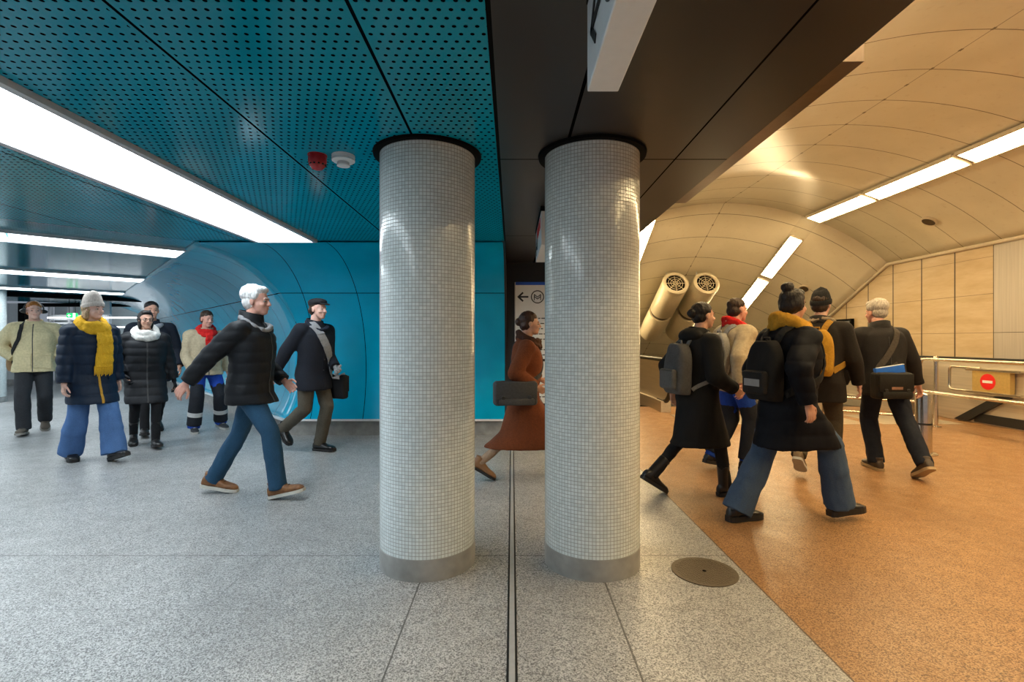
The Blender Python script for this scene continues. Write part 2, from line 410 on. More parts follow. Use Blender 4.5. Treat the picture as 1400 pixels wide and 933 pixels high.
def build_setting():
    mats()
    # floors
    b = MB(); b.prism([(-22, -6), (1.3, -6), (1.3, 16.5), (-22, 16.5)], -0.12, 0.0)
    struct(b.build('floor', M['floor'], smooth=False), 'grey speckled terrazzo floor of the teal hall', 'floor')
    b = MB(); b.prism([(1.3, -6), (XW + 0.1, -6), (XW + 0.1, KINK), (1.3, KINK)], -0.12, 0.0)
    struct(b.build('floor_right', M['floor2'], smooth=False), 'brown speckled terrazzo floor of the vaulted hall on the right', 'floor')
    b = MB(); b.bx(-0.012, 0.012, -6, 6.9, -0.02, 0.003)
    struct(b.build('trim_1', plain('grey_floor_strip', (0.36, 0.37, 0.37, 1), 0.4), smooth=False), 'metal expansion strip running along the grey floor between the columns', 'trim')
    b = MB(); b.bx(-0.022, -0.0125, -6, 6.9, -0.02, 0.0015); b.bx(0.0125, 0.022, -6, 6.9, -0.02, 0.0015)
    struct(b.build('trim_2', M['rubber'], smooth=False), 'dark sealing joints on both sides of the metal floor strip', 'trim')
    # teal curved walls: circle profile, mitred at the corner
    ph0 = math.asin((0.22 - 0.9) / 1.5); K = 40
    prof = []
    for i in range(K + 1):
        ph = ph0 + (PI / 2 - ph0) * i / K
        z = 0.9 + 1.5 * math.sin(ph); y1 = 5.47 + 1.5 * math.cos(ph)
        w2 = math.sqrt(max(0.0, 1.42 ** 2 - (z - 0.98) ** 2))
        nn = CORNER.dot(N2) + w2
        prof.append((z, y1, (nn - N2.y * y1) / N2.x))
    vs = []; fs = []; NX = 24
    for z, y1, xc in prof:
        for j in range(NX + 1): vs.append((xc + (-0.10 - xc) * j / NX, y1, z))
    for i in range(K):
        for j in range(NX):
            a = i * (NX + 1) + j; fs.append((a, a + 1, a + NX + 2, a + NX + 1))
    o = MB().add(vs, fs).build('wall_back', M['teal_front'])
    solid(o, 0.03, 0); o.modifiers['solid'].use_rim = False; struct(o, 'curved teal metal wall behind the left column', 'wall')
    vs = []; fs = []; NX = 40; SL = 13.0
    for z, y1, xc in prof:
        for j in range(NX + 1):
            p = Vector((xc, y1, z)) + T2 * (SL * j / NX); vs.append(p)
    for i in range(K):
        for j in range(NX):
            a = i * (NX + 1) + j; fs.append((a, a + 1, a + NX + 2, a + NX + 1))
    o = MB().add(vs, fs).build('wall_passage', M['teal_tube'])
    solid(o, 0.03, 0); struct(o, 'glossy curved teal wall of the passage leading off to the left', 'wall')
    b = MB(); cur = [(y1, z) for z, y1, xc in prof] + [(7.02, CZ), (7.02, 0.22)]
    b.loft([[(-0.115, y, z) for y, z in cur], [(-0.075, y, z) for y, z in cur]])
    struct(b.build('wall_end_cheek', M['pier'], smooth=False), 'dark end panel closing the curved teal wall beside the information board', 'wall')
    # plinths
    c = Vector((prof[0][2] - 0.03, prof[0][1] + 0.05, 0))
    e = c + T2 * SL
    b = MB(); b.prism([(-0.10, c.y), (-0.10, c.y + 0.3), (c.x + 0.12, c.y + 0.3), (c.x, c.y)], 0.0, 0.205)
    struct(b.build('baseboard_back', M['plinth'], smooth=False), 'grey stone plinth under the curved teal wall', 'baseboard')
    b = MB(); q = c + N2 * 0.3; q2 = e + N2 * 0.3
    b.prism([(c.x, c.y), (c.x + 0.12, c.y + 0.3), (q2.x, q2.y), (e.x, e.y)], 0.0, 0.205)
    struct(b.build('baseboard_passage', M['plinth'], smooth=False), 'grey stone plinth along the passage wall', 'baseboard')
    b = MB(); b.prism([(-0.10, c.y - 0.07), (-0.10, c.y + 0.02), (c.x + 0.06, c.y + 0.02), (c.x - 0.03, c.y - 0.07)], 0.205, 0.232)
    b.prism([(c.x - 0.03, c.y - 0.07), (c.x + 0.06, c.y + 0.02), (e.x + 0.06, e.y + 0.02), (e.x - 0.03, e.y - 0.07)], 0.205, 0.232)
    struct(b.build('trim_3', M['plinthcap'], smooth=False), 'pale metal strip along the top of the stone plinth', 'trim')
    # ceilings of the teal hall
    a = CORNER; l = a - N2 * 14
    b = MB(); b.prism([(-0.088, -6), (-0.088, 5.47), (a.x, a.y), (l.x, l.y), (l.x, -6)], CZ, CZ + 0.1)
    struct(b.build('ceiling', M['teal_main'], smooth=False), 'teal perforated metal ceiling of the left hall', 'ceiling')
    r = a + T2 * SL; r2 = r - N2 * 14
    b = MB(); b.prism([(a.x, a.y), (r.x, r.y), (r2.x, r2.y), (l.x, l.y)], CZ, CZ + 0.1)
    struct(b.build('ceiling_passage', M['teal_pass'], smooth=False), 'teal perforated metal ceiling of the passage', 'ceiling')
    # dark bronze slab above the columns
    b = MB(); b.bx(-0.070, 1.30, -6, 6.98, CZ, 3.13)
    struct(b.build('ceiling_middle', M['brown'], smooth=False), 'dark bronze metal ceiling band between the two halls', 'ceiling')
    b = MB(); b.bx(-0.088, -0.070, -6, 6.98, CZ + 0.004, CZ + 0.1)
    struct(b.build('trim_4', M['black'], smooth=False), 'black shadow gap between teal ceiling and bronze band', 'trim')
    b = MB(); b.bx(-0.10, 1.0, 6.98, 10.2, 0.0, 3.13)
    struct(b.build('wall_pier', M['pier'], smooth=False), 'dark brown end wall behind the information board', 'wall')
    # vault
    A0 = math.asin((XW - XC) / RV); NV = 36
    arc = [(XC + RV * math.sin(-A0 + 2 * A0 * i / NV), CV + RV * math.cos(-A0 + 2 * A0 * i / NV)) for i in range(NV + 1)]
    def shell(y0, y1, s, ny=1):
        vs = []; fs = []
        for k in range(ny + 1):
            y = y0 + (y1 - y0) * k / ny
            for x, z in arc: vs.append((x, y, z - s * (y - y0)))
        n = NV + 1
        for k in range(ny):
            for i in range(NV): fs.append((k * n + i, k * n + i + 1, (k + 1) * n + i + 1, (k + 1) * n + i))
        return vs, fs
    o = MB().add(*shell(-6, KINK, 0, 8)).build('ceiling_right', M['vault']); solid(o, 0.04, 0)
    struct(o, 'cream panelled barrel vault over the right hall', 'ceiling')
    o = MB().add(*shell(KINK, 26, SLOPE, 8)).build('ceiling_escalator', M['vault']); solid(o, 0.04, 0)
    struct(o, 'cream panelled vault sloping down over the escalators', 'ceiling')
    # right wall: steel near the camera, travertine beyond, following the slope
    def wallpoly(poly, name, mat, label):
        b = MB(); b.loft([[(XW, y, z) for y, z in poly], [(XW + 0.12, y, z) for y, z in poly]])
        struct(b.build(name, mat, smooth=False), label, 'wall')
    wallpoly([(7.71, 0), (KINK, 0), (26, -(26 - KINK) * SLOPE), (26, ZS - (26 - KINK) * SLOPE), (KINK, ZS), (7.71, ZS)], 'wall_right', M['trav'], 'travertine slab wall of the right hall')
    wallpoly([(-6, 0), (7.71, 0), (7.71, ZS), (-6, ZS)], 'wall_right_near', M['wallsteel'], 'brushed metal wall panels at the right edge')
    b = MB(); b.loft([[(XC - 3.27 - 0.12, y, z) for y, z in [(KINK, 0), (26, -(26 - KINK) * SLOPE), (26, ZS - (26 - KINK) * SLOPE), (KINK, ZS)]],
                      [(XC - 3.27, y, z) for y, z in [(KINK, 0), (26, -(26 - KINK) * SLOPE), (26, ZS - (26 - KINK) * SLOPE), (KINK, ZS)]]])
    struct(b.build('wall_escalator', M['trav'], smooth=False), 'left stone wall of the escalator tunnel', 'wall')
    zb = -(26 - KINK) * SLOPE
    b = MB(); b.bx(0.5, 8, 26, 26.1, zb - 1, zb + 5)
    struct(b.build('wall_far', M['trav'], smooth=False), 'stone wall at the foot of the escalators', 'wall')
    b = MB(); b.loft([[(0.8, KINK, -0.4), (XW, KINK, -0.4), (XW, KINK, -0.22), (0.8, KINK, -0.22)], [(0.8, 26, zb - 0.4), (XW, 26, zb - 0.4), (XW, 26, zb - 0.12), (0.8, 26, zb - 0.12)]])
    struct(b.build('floor_escalator', M['pier'], smooth=False), 'dark pit floor under the escalators', 'floor')
    b = MB(); b.tube([(XW - 0.02, -6, ZS - 0.02), (XW - 0.02, KINK, ZS - 0.02), (XW - 0.02, 26, ZS - 0.02 + zb)], 0.035, 8)
    struct(b.build('trim_5', M['trim']), 'cream moulding where the vault meets the right wall', 'trim')
    b = MB(); b.bx(1.301, 1.385, 1.956, 3.97, CZ, 2.50)
    struct(b.build('trim_6', M['copper'], smooth=False), 'reddish bronze box strip fixed along the edge of the ceiling band', 'trim')
    # far end of the passage
    s0 = 9.3
    p0 = a + T2 * s0 + N2 * 1.3; p1 = a + T2 * s0 - N2 * 12
    b = MB(); b.prism([(p0.x, p0.y), (p1.x, p1.y), (p1.x + T2.x * 0.25, p1.y + T2.y * 0.25), (p0.x + T2.x * 0.25, p0.y + T2.y * 0.25)], 2.30, CZ)
    struct(b.build('trim_7', M['black'], smooth=False), 'black lintel across the far end of the passage', 'trim')
    b = MB(); b.bx(-20, -14.9 + 0.55, 14.5, 14.65, 0.0, CZ)
    struct(b.build('wall_left', M['offwhite'], smooth=False), 'pale panel wall behind the man with headphones', 'wall')
    b = MB(); b.bx(-20, -14.35, 14.46, 14.5, 0, 0.18)
    struct(b.build('baseboard_left', M['plinth'], smooth=False), 'grey plinth under the pale panel wall', 'baseboard')
    b = MB(); b.bx(-14.35, -10.9, 15.6, 15.75, 0.0, CZ)
    struct(b.build('wall_end', plain('pale_grey_tile', (0.42, 0.46, 0.47, 1), 0.25), smooth=False), 'pale grey wall at the end of the passage', 'wall')
    b = MB(); b.bx(-14.33, -14.14, 14.42, 14.6, 0, CZ); b.bx(-14.14, -11.0, 14.42, 14.6, 2.30, CZ)
    struct(b.build('door_1', M['black'], smooth=False), 'black portal frame at the end of the passage', 'door')
    W = SC.world or bpy.data.worlds.new('World'); SC.world = W; W.use_nodes = True
    bg = W.node_tree.nodes.get('Background') or W.node_tree.nodes.new('ShaderNodeBackground')
    bg.inputs[0].default_value = (0.75, 0.85, 1.0, 1); bg.inputs[1].default_value = 0.30

# ================================================================== things of the place
def light_panel(label, origin, along, across, length, width, seg, group, mat='panel_on', drop=0.03, first=0.0):
    """long recessed ceiling light: frame and diffusers; origin = far right corner on the ceiling"""
    o = Vector(origin); t = thing('ceiling_light', label, 'ceiling light', o, 0, group)
    al = Vector(along); ac = Vector(across)
    def quadbox(a0, a1, c0, c1, z0, z1):
        poly = [al * a0 + ac * c0, al * a1 + ac * c0, al * a1 + ac * c1, al * a0 + ac * c1]
        return [(p.x, p.y) for p in poly], z0, z1
    b = MB(); fw = 0.045
    for q in ((0, length, -fw, 0), (0, length, width, width + fw), (-fw * 0.2, 0.0, -fw, width + fw)):
        b.prism(*quadbox(*q, -drop, 0.0))
    b.build('light_frame', M['alu'], t, smooth=False)
    x = 0.004; k = first or seg
    while x < length - 0.05:
        e = min(k, length)
        b = MB(); b.prism(*quadbox(x, e - 0.006, 0.002, width - 0.002, -drop * 0.7, -0.002))
        b.build('diffuser', M[mat], t, smooth=False)
        x = e + 0.028; k = e + seg
    return t

def vault_z(x): return CV + math.sqrt(RV * RV - (x - XC) ** 2)

def tube_light(label, x, y0, y1, group):
    z0 = vault_z(x) - (max(0, (y0 - KINK)) * SLOPE); z1 = vault_z(x) - (max(0, (y1 - KINK)) * SLOPE)
    ang = math.asin((x - XC) / RV)
    sx = Vector((math.cos(ang), 0, -math.sin(ang))); nz = Vector((math.sin(ang), 0, math.cos(ang)))
    dn = nz * 0.05; A = Vector((x, y0, z0)) - dn; B = Vector((x, y1, z1)) - dn; mid = (A + B) / 2
    t = thing('tube_light', label, 'tube light', mid, 0, group)
    def bar(w0, w1, d0, d1, ea=0.0, eb=0.0):
        u = (B - A).normalized(); a = A + u * ea - mid; c = B - u * eb - mid
        r = []
        for p in (a, c): r.append([p + sx * w0 - nz * d0, p + sx * w1 - nz * d0, p + sx * w1 - nz * d1, p + sx * w0 - nz * d1])
        return r
    b = MB(); b.loft(bar(-0.14, 0.14, 0.0, 0.03)); b.loft(bar(-0.155, -0.13, 0.0, 0.05)); b.loft(bar(0.13, 0.155, 0.0, 0.05))
    b.build('light_housing', M['trim'], t, smooth=False)
    b = MB(); b.loft(bar(-0.125, 0.125, 0.031, 0.042, 0.03, 0.03)); b.build('diffuser', M['tube_on'], t, smooth=False)
    b = MB(); L = (B - A).length; u = (B - A).normalized()
    n = int(L / 0.10)
    for k in range(1, n):
        p = A + u * (L * k / n) - mid
        b.loft([[p + sx * -0.125 - nz * 0.043, p + sx * 0.125 - nz * 0.043, p + sx * 0.125 - nz * 0.05, p + sx * -0.125 - nz * 0.05],
                [p + u * 0.004 + sx * -0.125 - nz * 0.043, p + u * 0.004 + sx * 0.125 - nz * 0.043, p + u * 0.004 + sx * 0.125 - nz * 0.05, p + u * 0.004 + sx * -0.125 - nz * 0.05]])
    b.build('louvre', M['trim'], t, smooth=False)
    return t

def stroke(b, pts, w, plane, th=0.003):
    """flat strokes on a plane: plane = (origin, right, up, normal)"""
    o, r, u, n = plane
    P = [Vector(p) for p in pts]
    for a, c in zip(P, P[1:]):
        d = (c - a).normalized(); s = Vector((-d.y, d.x)) if len(d) == 2 else Vector((-d[1], d[0]))
        q = [a[:2], c[:2]]
        A = Vector((a[0], a[1])) - Vector((d[0], d[1])) * w * 0.35; C = Vector((c[0], c[1])) + Vector((d[0], d[1])) * w * 0.35
        s = Vector((-d[1], d[0])) * w / 2
        cs = [A - s, C - s, C + s, A + s]
        lo = [o + r * k.x + u * k.y for k in cs]
        b.loft([lo, [p + n * th for p in lo]])

def ringmark(b, c, R, w, plane, th=0.003, seg=40):
    pts = [(c[0] + R * math.cos(2 * PI * i / seg), c[1] + R * math.sin(2 * PI * i / seg), 0) for i in range(seg + 1)]
    o, r, u, n = plane
    for i in range(seg):
        a0 = 2 * PI * i / seg; a1 = 2 * PI * (i + 1) / seg
        cs = [(math.cos(a0) * (R - w / 2), math.sin(a0) * (R - w / 2)), (math.cos(a1) * (R - w / 2), math.sin(a1) * (R - w / 2)),
              (math.cos(a1) * (R + w / 2), math.sin(a1) * (R + w / 2)), (math.cos(a0) * (R + w / 2), math.sin(a0) * (R + w / 2))]
        lo = [o + r * (c[0] + k[0]) + u * (c[1] + k[1]) for k in cs]
        b.loft([lo, [p + n * th for p in lo]])

def arrow_left(b, c, s, w, plane):
    stroke(b, [(c[0] + s, c[1], 0), (c[0] - s, c[1], 0)], w, plane)
    stroke(b, [(c[0] - 0.1 * s, c[1] + 0.85 * s, 0), (c[0] - s, c[1], 0), (c[0] - 0.1 * s, c[1] - 0.85 * s, 0)], w, plane)

def metro_mark(b, c, R, plane):
    ringmark(b, c, R, R * 0.16, plane)
    k = R * 0.52; w = R * 0.13
    for dy in (0.0, -0.32):
        y = c[1] + dy * R
        stroke(b, [(c[0] - k, y + k * 0.75, 0), (c[0], y - k * 0.05, 0), (c[0] + k, y + k * 0.75, 0)], w, plane)
    for sx in (-1, 1):
        stroke(b, [(c[0] + sx * k, c[1] - k * 0.95, 0), (c[0] + sx * k, c[1] + k * 0.75, 0)], w, plane)

def column(label, x, y, far=False):
    t = thing('tiled_column', label, 'column', (x, y, 0), 0, 'white tiled round columns')
    b = MB(); b.lathe([(0.2775, 0.115), (0.2775, CZ)], seg=96); b.build('shaft', M['mosaic'], t)
    b = MB(); b.lathe([(0.279, 0.0), (0.279, 0.117), (0.2755, 0.119)], seg=96); b.build('stone_base', M['plinth'], t)
    b = MB(); b.lathe([(0.2785, CZ - 0.016), (0.314, CZ - 0.016), (0.317, CZ), (0.2785, CZ)], seg=96); 
    b.build('collar', M['black'], t)
    return t

def build_things():
    column('white mosaic tiled round column in front of the teal wall, left of the floor strip', -0.499, 2.952)
    column('white mosaic tiled round column beside the round floor cover, right of the metal floor strip', 0.473, 2.952)
    column('distant pale round column cut by the left picture edge', -11.06, 10.5)
    # big light over the teal hall and the three cross lights of the passage
    light_panel('long wide white light panel running from the teal wall towards the viewer', (-2.16, 5.40, CZ), (0, -1, 0), (-1, 0, 0), 7.6, 0.59, 1.6, 'white ceiling light panels')
    for s, lab in ((0.66, 'nearest of the three slim cross lights over the passage'), (4.31, 'middle one of the three slim cross lights over the passage'), (7.75, 'farthest of the three slim cross lights, just before the black lintel')):
        p = CORNER + T2 * s; p.z = CZ
        light_panel(lab, p, -N2, T2, 9.0, 0.60, 1.5, 'white ceiling light panels')
    # right hall lights
    seg = [(8.22, 9.75), (6.53, 8.16), (4.84, 6.47), (3.15, 4.78), (1.46, 3.09), (-0.23, 1.40), (-1.92, -0.29)]
    names = ['lamp of the right vault row nearest the bend, left end of its straight run', 'second lamp from the bend in the right vault row', 'lamp of the right vault row cut by the right picture edge']
    for i, (a, c) in enumerate(seg):
        tube_light(names[i] if i < 3 else 'further lamp of the right vault row towards the viewer', 5.92, a, c, 'warm tube lights on the vault')
    for i, (a, c) in enumerate(seg):
        tube_light('lamp of the left vault row hidden above the bronze ceiling band', 2.62, a, c, 'warm tube lights on the left vault row')
    inc = ['topmost lamp of the right row sloping down with the escalator', 'second lamp of the right row sloping down with the escalator', 'third lamp of the right row sloping down, above the heads of the crowd', 'lower lamp of the right row sloping down, behind the crowd']
    for i, a in enumerate((10.3, 11.65, 12.98, 14.3)):
        tube_light(inc[i], 5.92, a, a + 1.24, 'warm tube lights above the escalator')
    for i, a in enumerate((9.95, 11.35, 12.7)):
        tube_light(['lamp beside the right column above the jet fans', 'lamp of the left sloping row beside the jet fans', 'lower lamp of the left sloping row behind the jet fans'][i], 2.72, a, a + 1.24, 'warm tube lights left of the jet fans')
    # siren and detector
    t = thing('fire_alarm_siren', 'small dark red fire alarm sounder on the teal ceiling beside the white detector', 'alarm', (-1.15, 2.94, CZ))
    b = MB(); b.lathe([(0.05, 0.0), (0.053, -0.01), (0.052, -0.045), (0.045, -0.065), (0.03, -0.083), (0.012, -0.09), (0.001, -0.091)], seg=32); b.build('sounder_body', M['red'], t)
    b = MB(); b.lathe([(0.055, 0.0), (0.055, -0.008), (0.05, -0.0085)], seg=32); b.build('mounting_base', M['red'], t)
    b = MB()
    for k in range(12): 
        an = 2 * PI * k / 12; b.box((0.047 * math.cos(an), 0.047 * math.sin(an), -0.06), (0.006, 0.010, 0.008), Matrix.Rotation(an, 3, 'Z'))
    b.build('grille', M['black'], t)
    t = thing('smoke_detector', 'round white smoke detector on the teal ceiling beside the red sounder', 'smoke detector', (-1.0, 2.95, CZ))
    b = MB(); b.lathe([(0.066, 0.0), (0.066, -0.018), (0.06, -0.02)], seg=40); b.build('mounting_base', M['white'], t)
    b = MB(); b.lathe([(0.062, -0.02), (0.066, -0.024), (0.066, -0.032), (0.058, -0.038), (0.03, -0.04)], seg=40); b.build('detector_body', M['white'], t)
    b = MB(); b.lathe([(0.034, -0.037), (0.034, -0.056)], seg=32); b.build('sensor_mesh', M['alu'], t)
    b = MB(); b.lathe([(0.037, -0.056), (0.037, -0.062), (0.02, -0.066), (0.001, -0.066)], seg=32); b.build('sensor_cap', M['white'], t)
    # hanging sign boxes
    for far, near, lab, kind in ((1.567, 0.15, 'white box sign with arrow hanging from the bronze ceiling in the foreground', 0), (4.95, 4.05, 'small white box sign hanging far back behind the right column', 1)):
        x0, x1, zb, zt = 0.237, 0.335, 2.085, 2.36
        ym = (far + near) / 2
        t = thing('hanging_sign', lab, 'sign', (x0 + 0.05, ym, zb))
        b = MB((x0 + 0.05, ym, zb)); b.bx(x0, x1, near, far, zb, zt, 0.004); b.build('sign_box', M['white'], t, smooth=False)
        b = MB((x0 + 0.05, ym, zb)); b.bx(x0 - 0.003, x1 + 0.003, near, far, zt, CZ); b.build('ceiling_bracket', M['black'], t, smooth=False)
        b = MB((x0 + 0.05, ym, zb)); pl = (Vector((x0 - 0.001, far, zb)), Vector((0, -1, 0)), Vector((0, 0, 1)), Vector((-1, 0, 0)))
        if kind == 0:
            arrow_left(b, (0.17, 0.135), 0.075, 0.024, pl); b.build('arrow', M['ink'], t, smooth=False)
            b = MB((x0 + 0.05, ym, zb)); metro_mark(b, (0.40, 0.135), 0.095, pl); b.build('metro_symbol', M['ink'], t, smooth=False)
        else:
            arrow_left(b, (0.16, 0.10), 0.06, 0.024, pl); b.build('arrow', M['ink'], t, smooth=False)
            b = MB((x0 + 0.05, ym, zb)); stroke(b, [(0.34, 0.07, 0), (0.34, 0.19, 0)], 0.03, pl); b.build('bar_mark', M['ink'], t, smooth=False)
            b = MB((x0 + 0.05, ym, zb))
            for q in (0.3, 0.48, 0.66): stroke(b, [(q + 0.05, 0.20, 0), (q + 0.12, 0.20, 0)], 0.085, pl)
            b.build('red_symbol', M['signred'], t, smooth=False)
    # information board
    X0, X1, Z0, Z1, Y = 0.05, 0.96, 0.43, 2.12, 6.98
    t = thing('information_sign', 'tall white information board with arrow and metro symbol on the dark end wall', 'information board', ((X0 + X1) / 2, Y, Z0))
    off = ((X0 + X1) / 2, Y, Z0)
    b = MB(off); b.bx(X0, X1, Y - 0.05, Y, Z0, Z1); b.build('board', M['white'], t, smooth=False)
    b = MB(off); b.bx(X0, X1, Y - 0.053, Y - 0.048, Z1 - 0.04, Z1 + 0.002); b.build('blue_header', M['blue'], t, smooth=False)
    b = MB(off); b.bx(X0 - 0.012, X0, Y - 0.055, Y, Z0, Z1); b.bx(X1, X1 + 0.012, Y - 0.055, Y, Z0, Z1); b.build('board_edge', M['alu'], t, smooth=False)
    pl = (Vector((X0, Y - 0.05, Z0)), Vector((1, 0, 0)), Vector((0, 0, 1)), Vector((0, -1, 0)))
    b = MB(off); arrow_left(b, (0.105, 1.485), 0.065, 0.024, pl); b.build('arrow', M['ink'], t, smooth=False)
    b = MB(off); metro_mark(b, (0.305, 1.485), 0.085, pl); b.build('metro_symbol', M['ink'], t, smooth=False)
    rnd = random.Random(3); b = MB(off); rowz = 1.26
    rows = [(0.09, 0.16), (0.2, 0.4), (0.2, 0.42), (0.2, 0.38), (0.2, 0.43), (0.18, 0.42), (0.2, 0.32), (0.2, 0.43), (0.2, 0.41), None, (0.24, 0.36), (0.1, 0.3), (0.15, 0.35), (0.2, 0.4), (0.24, 0.34), (0.24, 0.30), (0.24, 0.40)]
    for rr in rows:
        if rr:
            for base in (0.0, 0.40):
                x = rr[0] + base
                while x < rr[1] + base:
                    w = rnd.uniform(0.02, 0.07); w = min(w, rr[1] + base - x + 0.01)
                    stroke(b, [(x, rowz, 0), (x + w, rowz, 0)], 0.013, pl, 0.002); x += w + 0.022
        rowz -= 0.073
    b.build('lettering', M['ink'], t, smooth=False)
    b = MB(off); stroke(b, [(0.20, 1.26 - 9 * 0.073, 0), (0.86, 1.26 - 9 * 0.073, 0)], 0.035, pl, 0.002); b.build('dark_band', M['ink'], t, smooth=False)
    # manhole cover
    t = thing('floor_cover', 'round metal floor access cover with ribbed pattern in front of the right column', 'manhole cover', (1.083, 2.80, 0.0))
    b = MB(); b.lathe([(0.001, 0.0005), (0.168, 0.0005), (0.168, 0.004), (0.001, 0.004)], seg=64); b.build('cover_plate', plain('worn_brown_metal', (0.022, 0.017, 0.012, 1), 0.6, 0.3), t, smooth=False)
    b = MB(); b.lathe([(0.172, 0.0005), (0.178, 0.0005), (0.178, 0.005), (0.172, 0.005)], seg=64); b.build('rim', plain('worn_brown_metal_light', (0.115, 0.09, 0.062, 1), 0.5, 0.3), t, smooth=False)
    b = MB(); g = 0.0165; R = Matrix.Rotation(math.radians(18), 3, 'Z')
    for i in range(-9, 10):
        for j in range(-9, 10):
            x, y = i * g, j * g
            if x * x + y * y < 0.155 ** 2 and abs(x) + abs(y) > 0.015:
                o = ((i // 3 + j // 3) % 2 == 0)
                b.box(R @ Vector((x, y, 0.0048)), (0.0145, 0.0055, 0.0026) if o else (0.0055, 0.0145, 0.0026), R)
    b.build('ribs', plain('worn_brown_metal_light', (0.115, 0.09, 0.062, 1), 0.5, 0.3), t, smooth=False)
    b = MB(); b.lathe([(0.001, 0.004), (0.011, 0.004), (0.011, 0.0062), (0.001, 0.0062)], seg=16); b.build('key_hole', M['black'], t, smooth=False)
    # jet fans
    for x, lab in ((3.82, 'left one of the two cream jet fans hanging under the sloping vault'), (4.54, 'right one of the two cream jet fans hanging under the sloping vault')):
        o = Vector((x, 11.6, 2.66)); u = Vector((0, 1, -SLOPE)).normalized(); L = 2.45
        t = thing('jet_fan', lab, 'fan', o, 0, 'jet fans under the vault')
        d, s, w = MB().frame(u); cream = plain('cream_fan_paint', (0.66, 0.58, 0.42, 1), 0.35)
        def ringloft(b, prof, seg=40, closed=False):
            prof = [(q, r * 1.04) for q, r in prof]
            return b.loft([[u * q + s * r * math.cos(2 * PI * j / seg) + w * r * math.sin(2 * PI * j / seg) for j in range(seg)] for q, r in prof], closed)
        b = MB(); ringloft(b, [(0.05, 0.275), (0.08, 0.285), (1.18, 0.285), (1.20, 0.27)]); b.build('front_casing', cream, t)
        b = MB(); ringloft(b, [(1.19, 0.24), (1.34, 0.24)]); b.build('motor_band', plain('fan_band', (0.10, 0.075, 0.045, 1), 0.5), t)
        b = MB(); ringloft(b, [(1.33, 0.275), (1.36, 0.285), (2.40, 0.285), (2.45, 0.26)]); b.build('rear_casing', cream, t)
        b = MB(); ringloft(b, [(0.0, 0.215), (-0.02, 0.25), (0.0, 0.288), (0.06, 0.295), (0.10, 0.287), (0.11, 0.22)], 40, True); b.build('inlet_ring', cream, t)
        b = MB(); ringloft(b, [(0.040, 0.215), (0.049, 0.215)]); b.build('fan_recess', M['black'], t)
        b = MB()
        for k in range(8):
            an = 2 * PI * k / 8; q = s * math.cos(an) + w * math.sin(an); b.capsule(q * 0.02, q * 0.22, 0.007, 0.007, 6)
        for R_ in (0.06, 0.11, 0.165):
            b.tube([s * R_ * math.cos(2 * PI * j / 28) + w * R_ * math.sin(2 * PI * j / 28) for j in range(28)], 0.006, 6, True)
        b.V = [tuple(Vector(v) + u * 0.02) for v in b.V]; b.build('guard', cream, t)
        for q in (0.35, 2.0):
            b = MB(); c0 = u * q + Vector((0, 0, 0.26)); zc = vault_z(x) - (o.y + c0.y - KINK) * SLOPE - o.z
            b.cyl((-0.12, c0.y, c0.z - 0.03), (-0.12, c0.y, zc), 0.012, None, 8); b.cyl((0.12, c0.y, c0.z - 0.03), (0.12, c0.y, zc), 0.012, None, 8)
            b.box((0, c0.y, c0.z + 0.03), (0.34, 0.05, 0.025)); b.build('hanger', M['alu'], t)
    # round speakers in the vault
    for sx, sy, lab in ((1270, 300, 'round dark recessed ceiling speaker in the right part of the vault'), (1099, 393, 'smaller looking round ceiling speaker above the crowd near the escalator')):
        rx = (sx - 700) / F; rz = (466.5 - sy) / F; y = 3.0
        while y < 20:
            x = rx * y; z = 1.3 + rz * y
            if abs(x - XC) < 3.2 and z > vault_z(x) - max(0, y - KINK) * SLOPE - 0.02: break
            y += 0.01
        t = thing('ceiling_speaker', lab, 'ceiling speaker', (x, y, z - 0.035), 0, 'round speakers in the vault')
        b = MB(); b.lathe([(0.115, 0.05), (0.115, -0.012), (0.095, -0.018), (0.094, 0.05)], seg=32); b.build('speaker_rim', M['trim'], t)
        b = MB(); b.lathe([(0.001, -0.012), (0.095, -0.012), (0.095, 0.0), (0.001, 0.0)], seg=32); b.build('speaker_grille', plain('speaker_mesh', (0.07, 0.045, 0.02, 1), 0.6), t)
        ang = math.asin((x - XC) / RV); t.rotation_euler = (math.atan(-SLOPE) if y > KINK else 0, ang, 0)
    build_right_furniture(); build_far_passage()

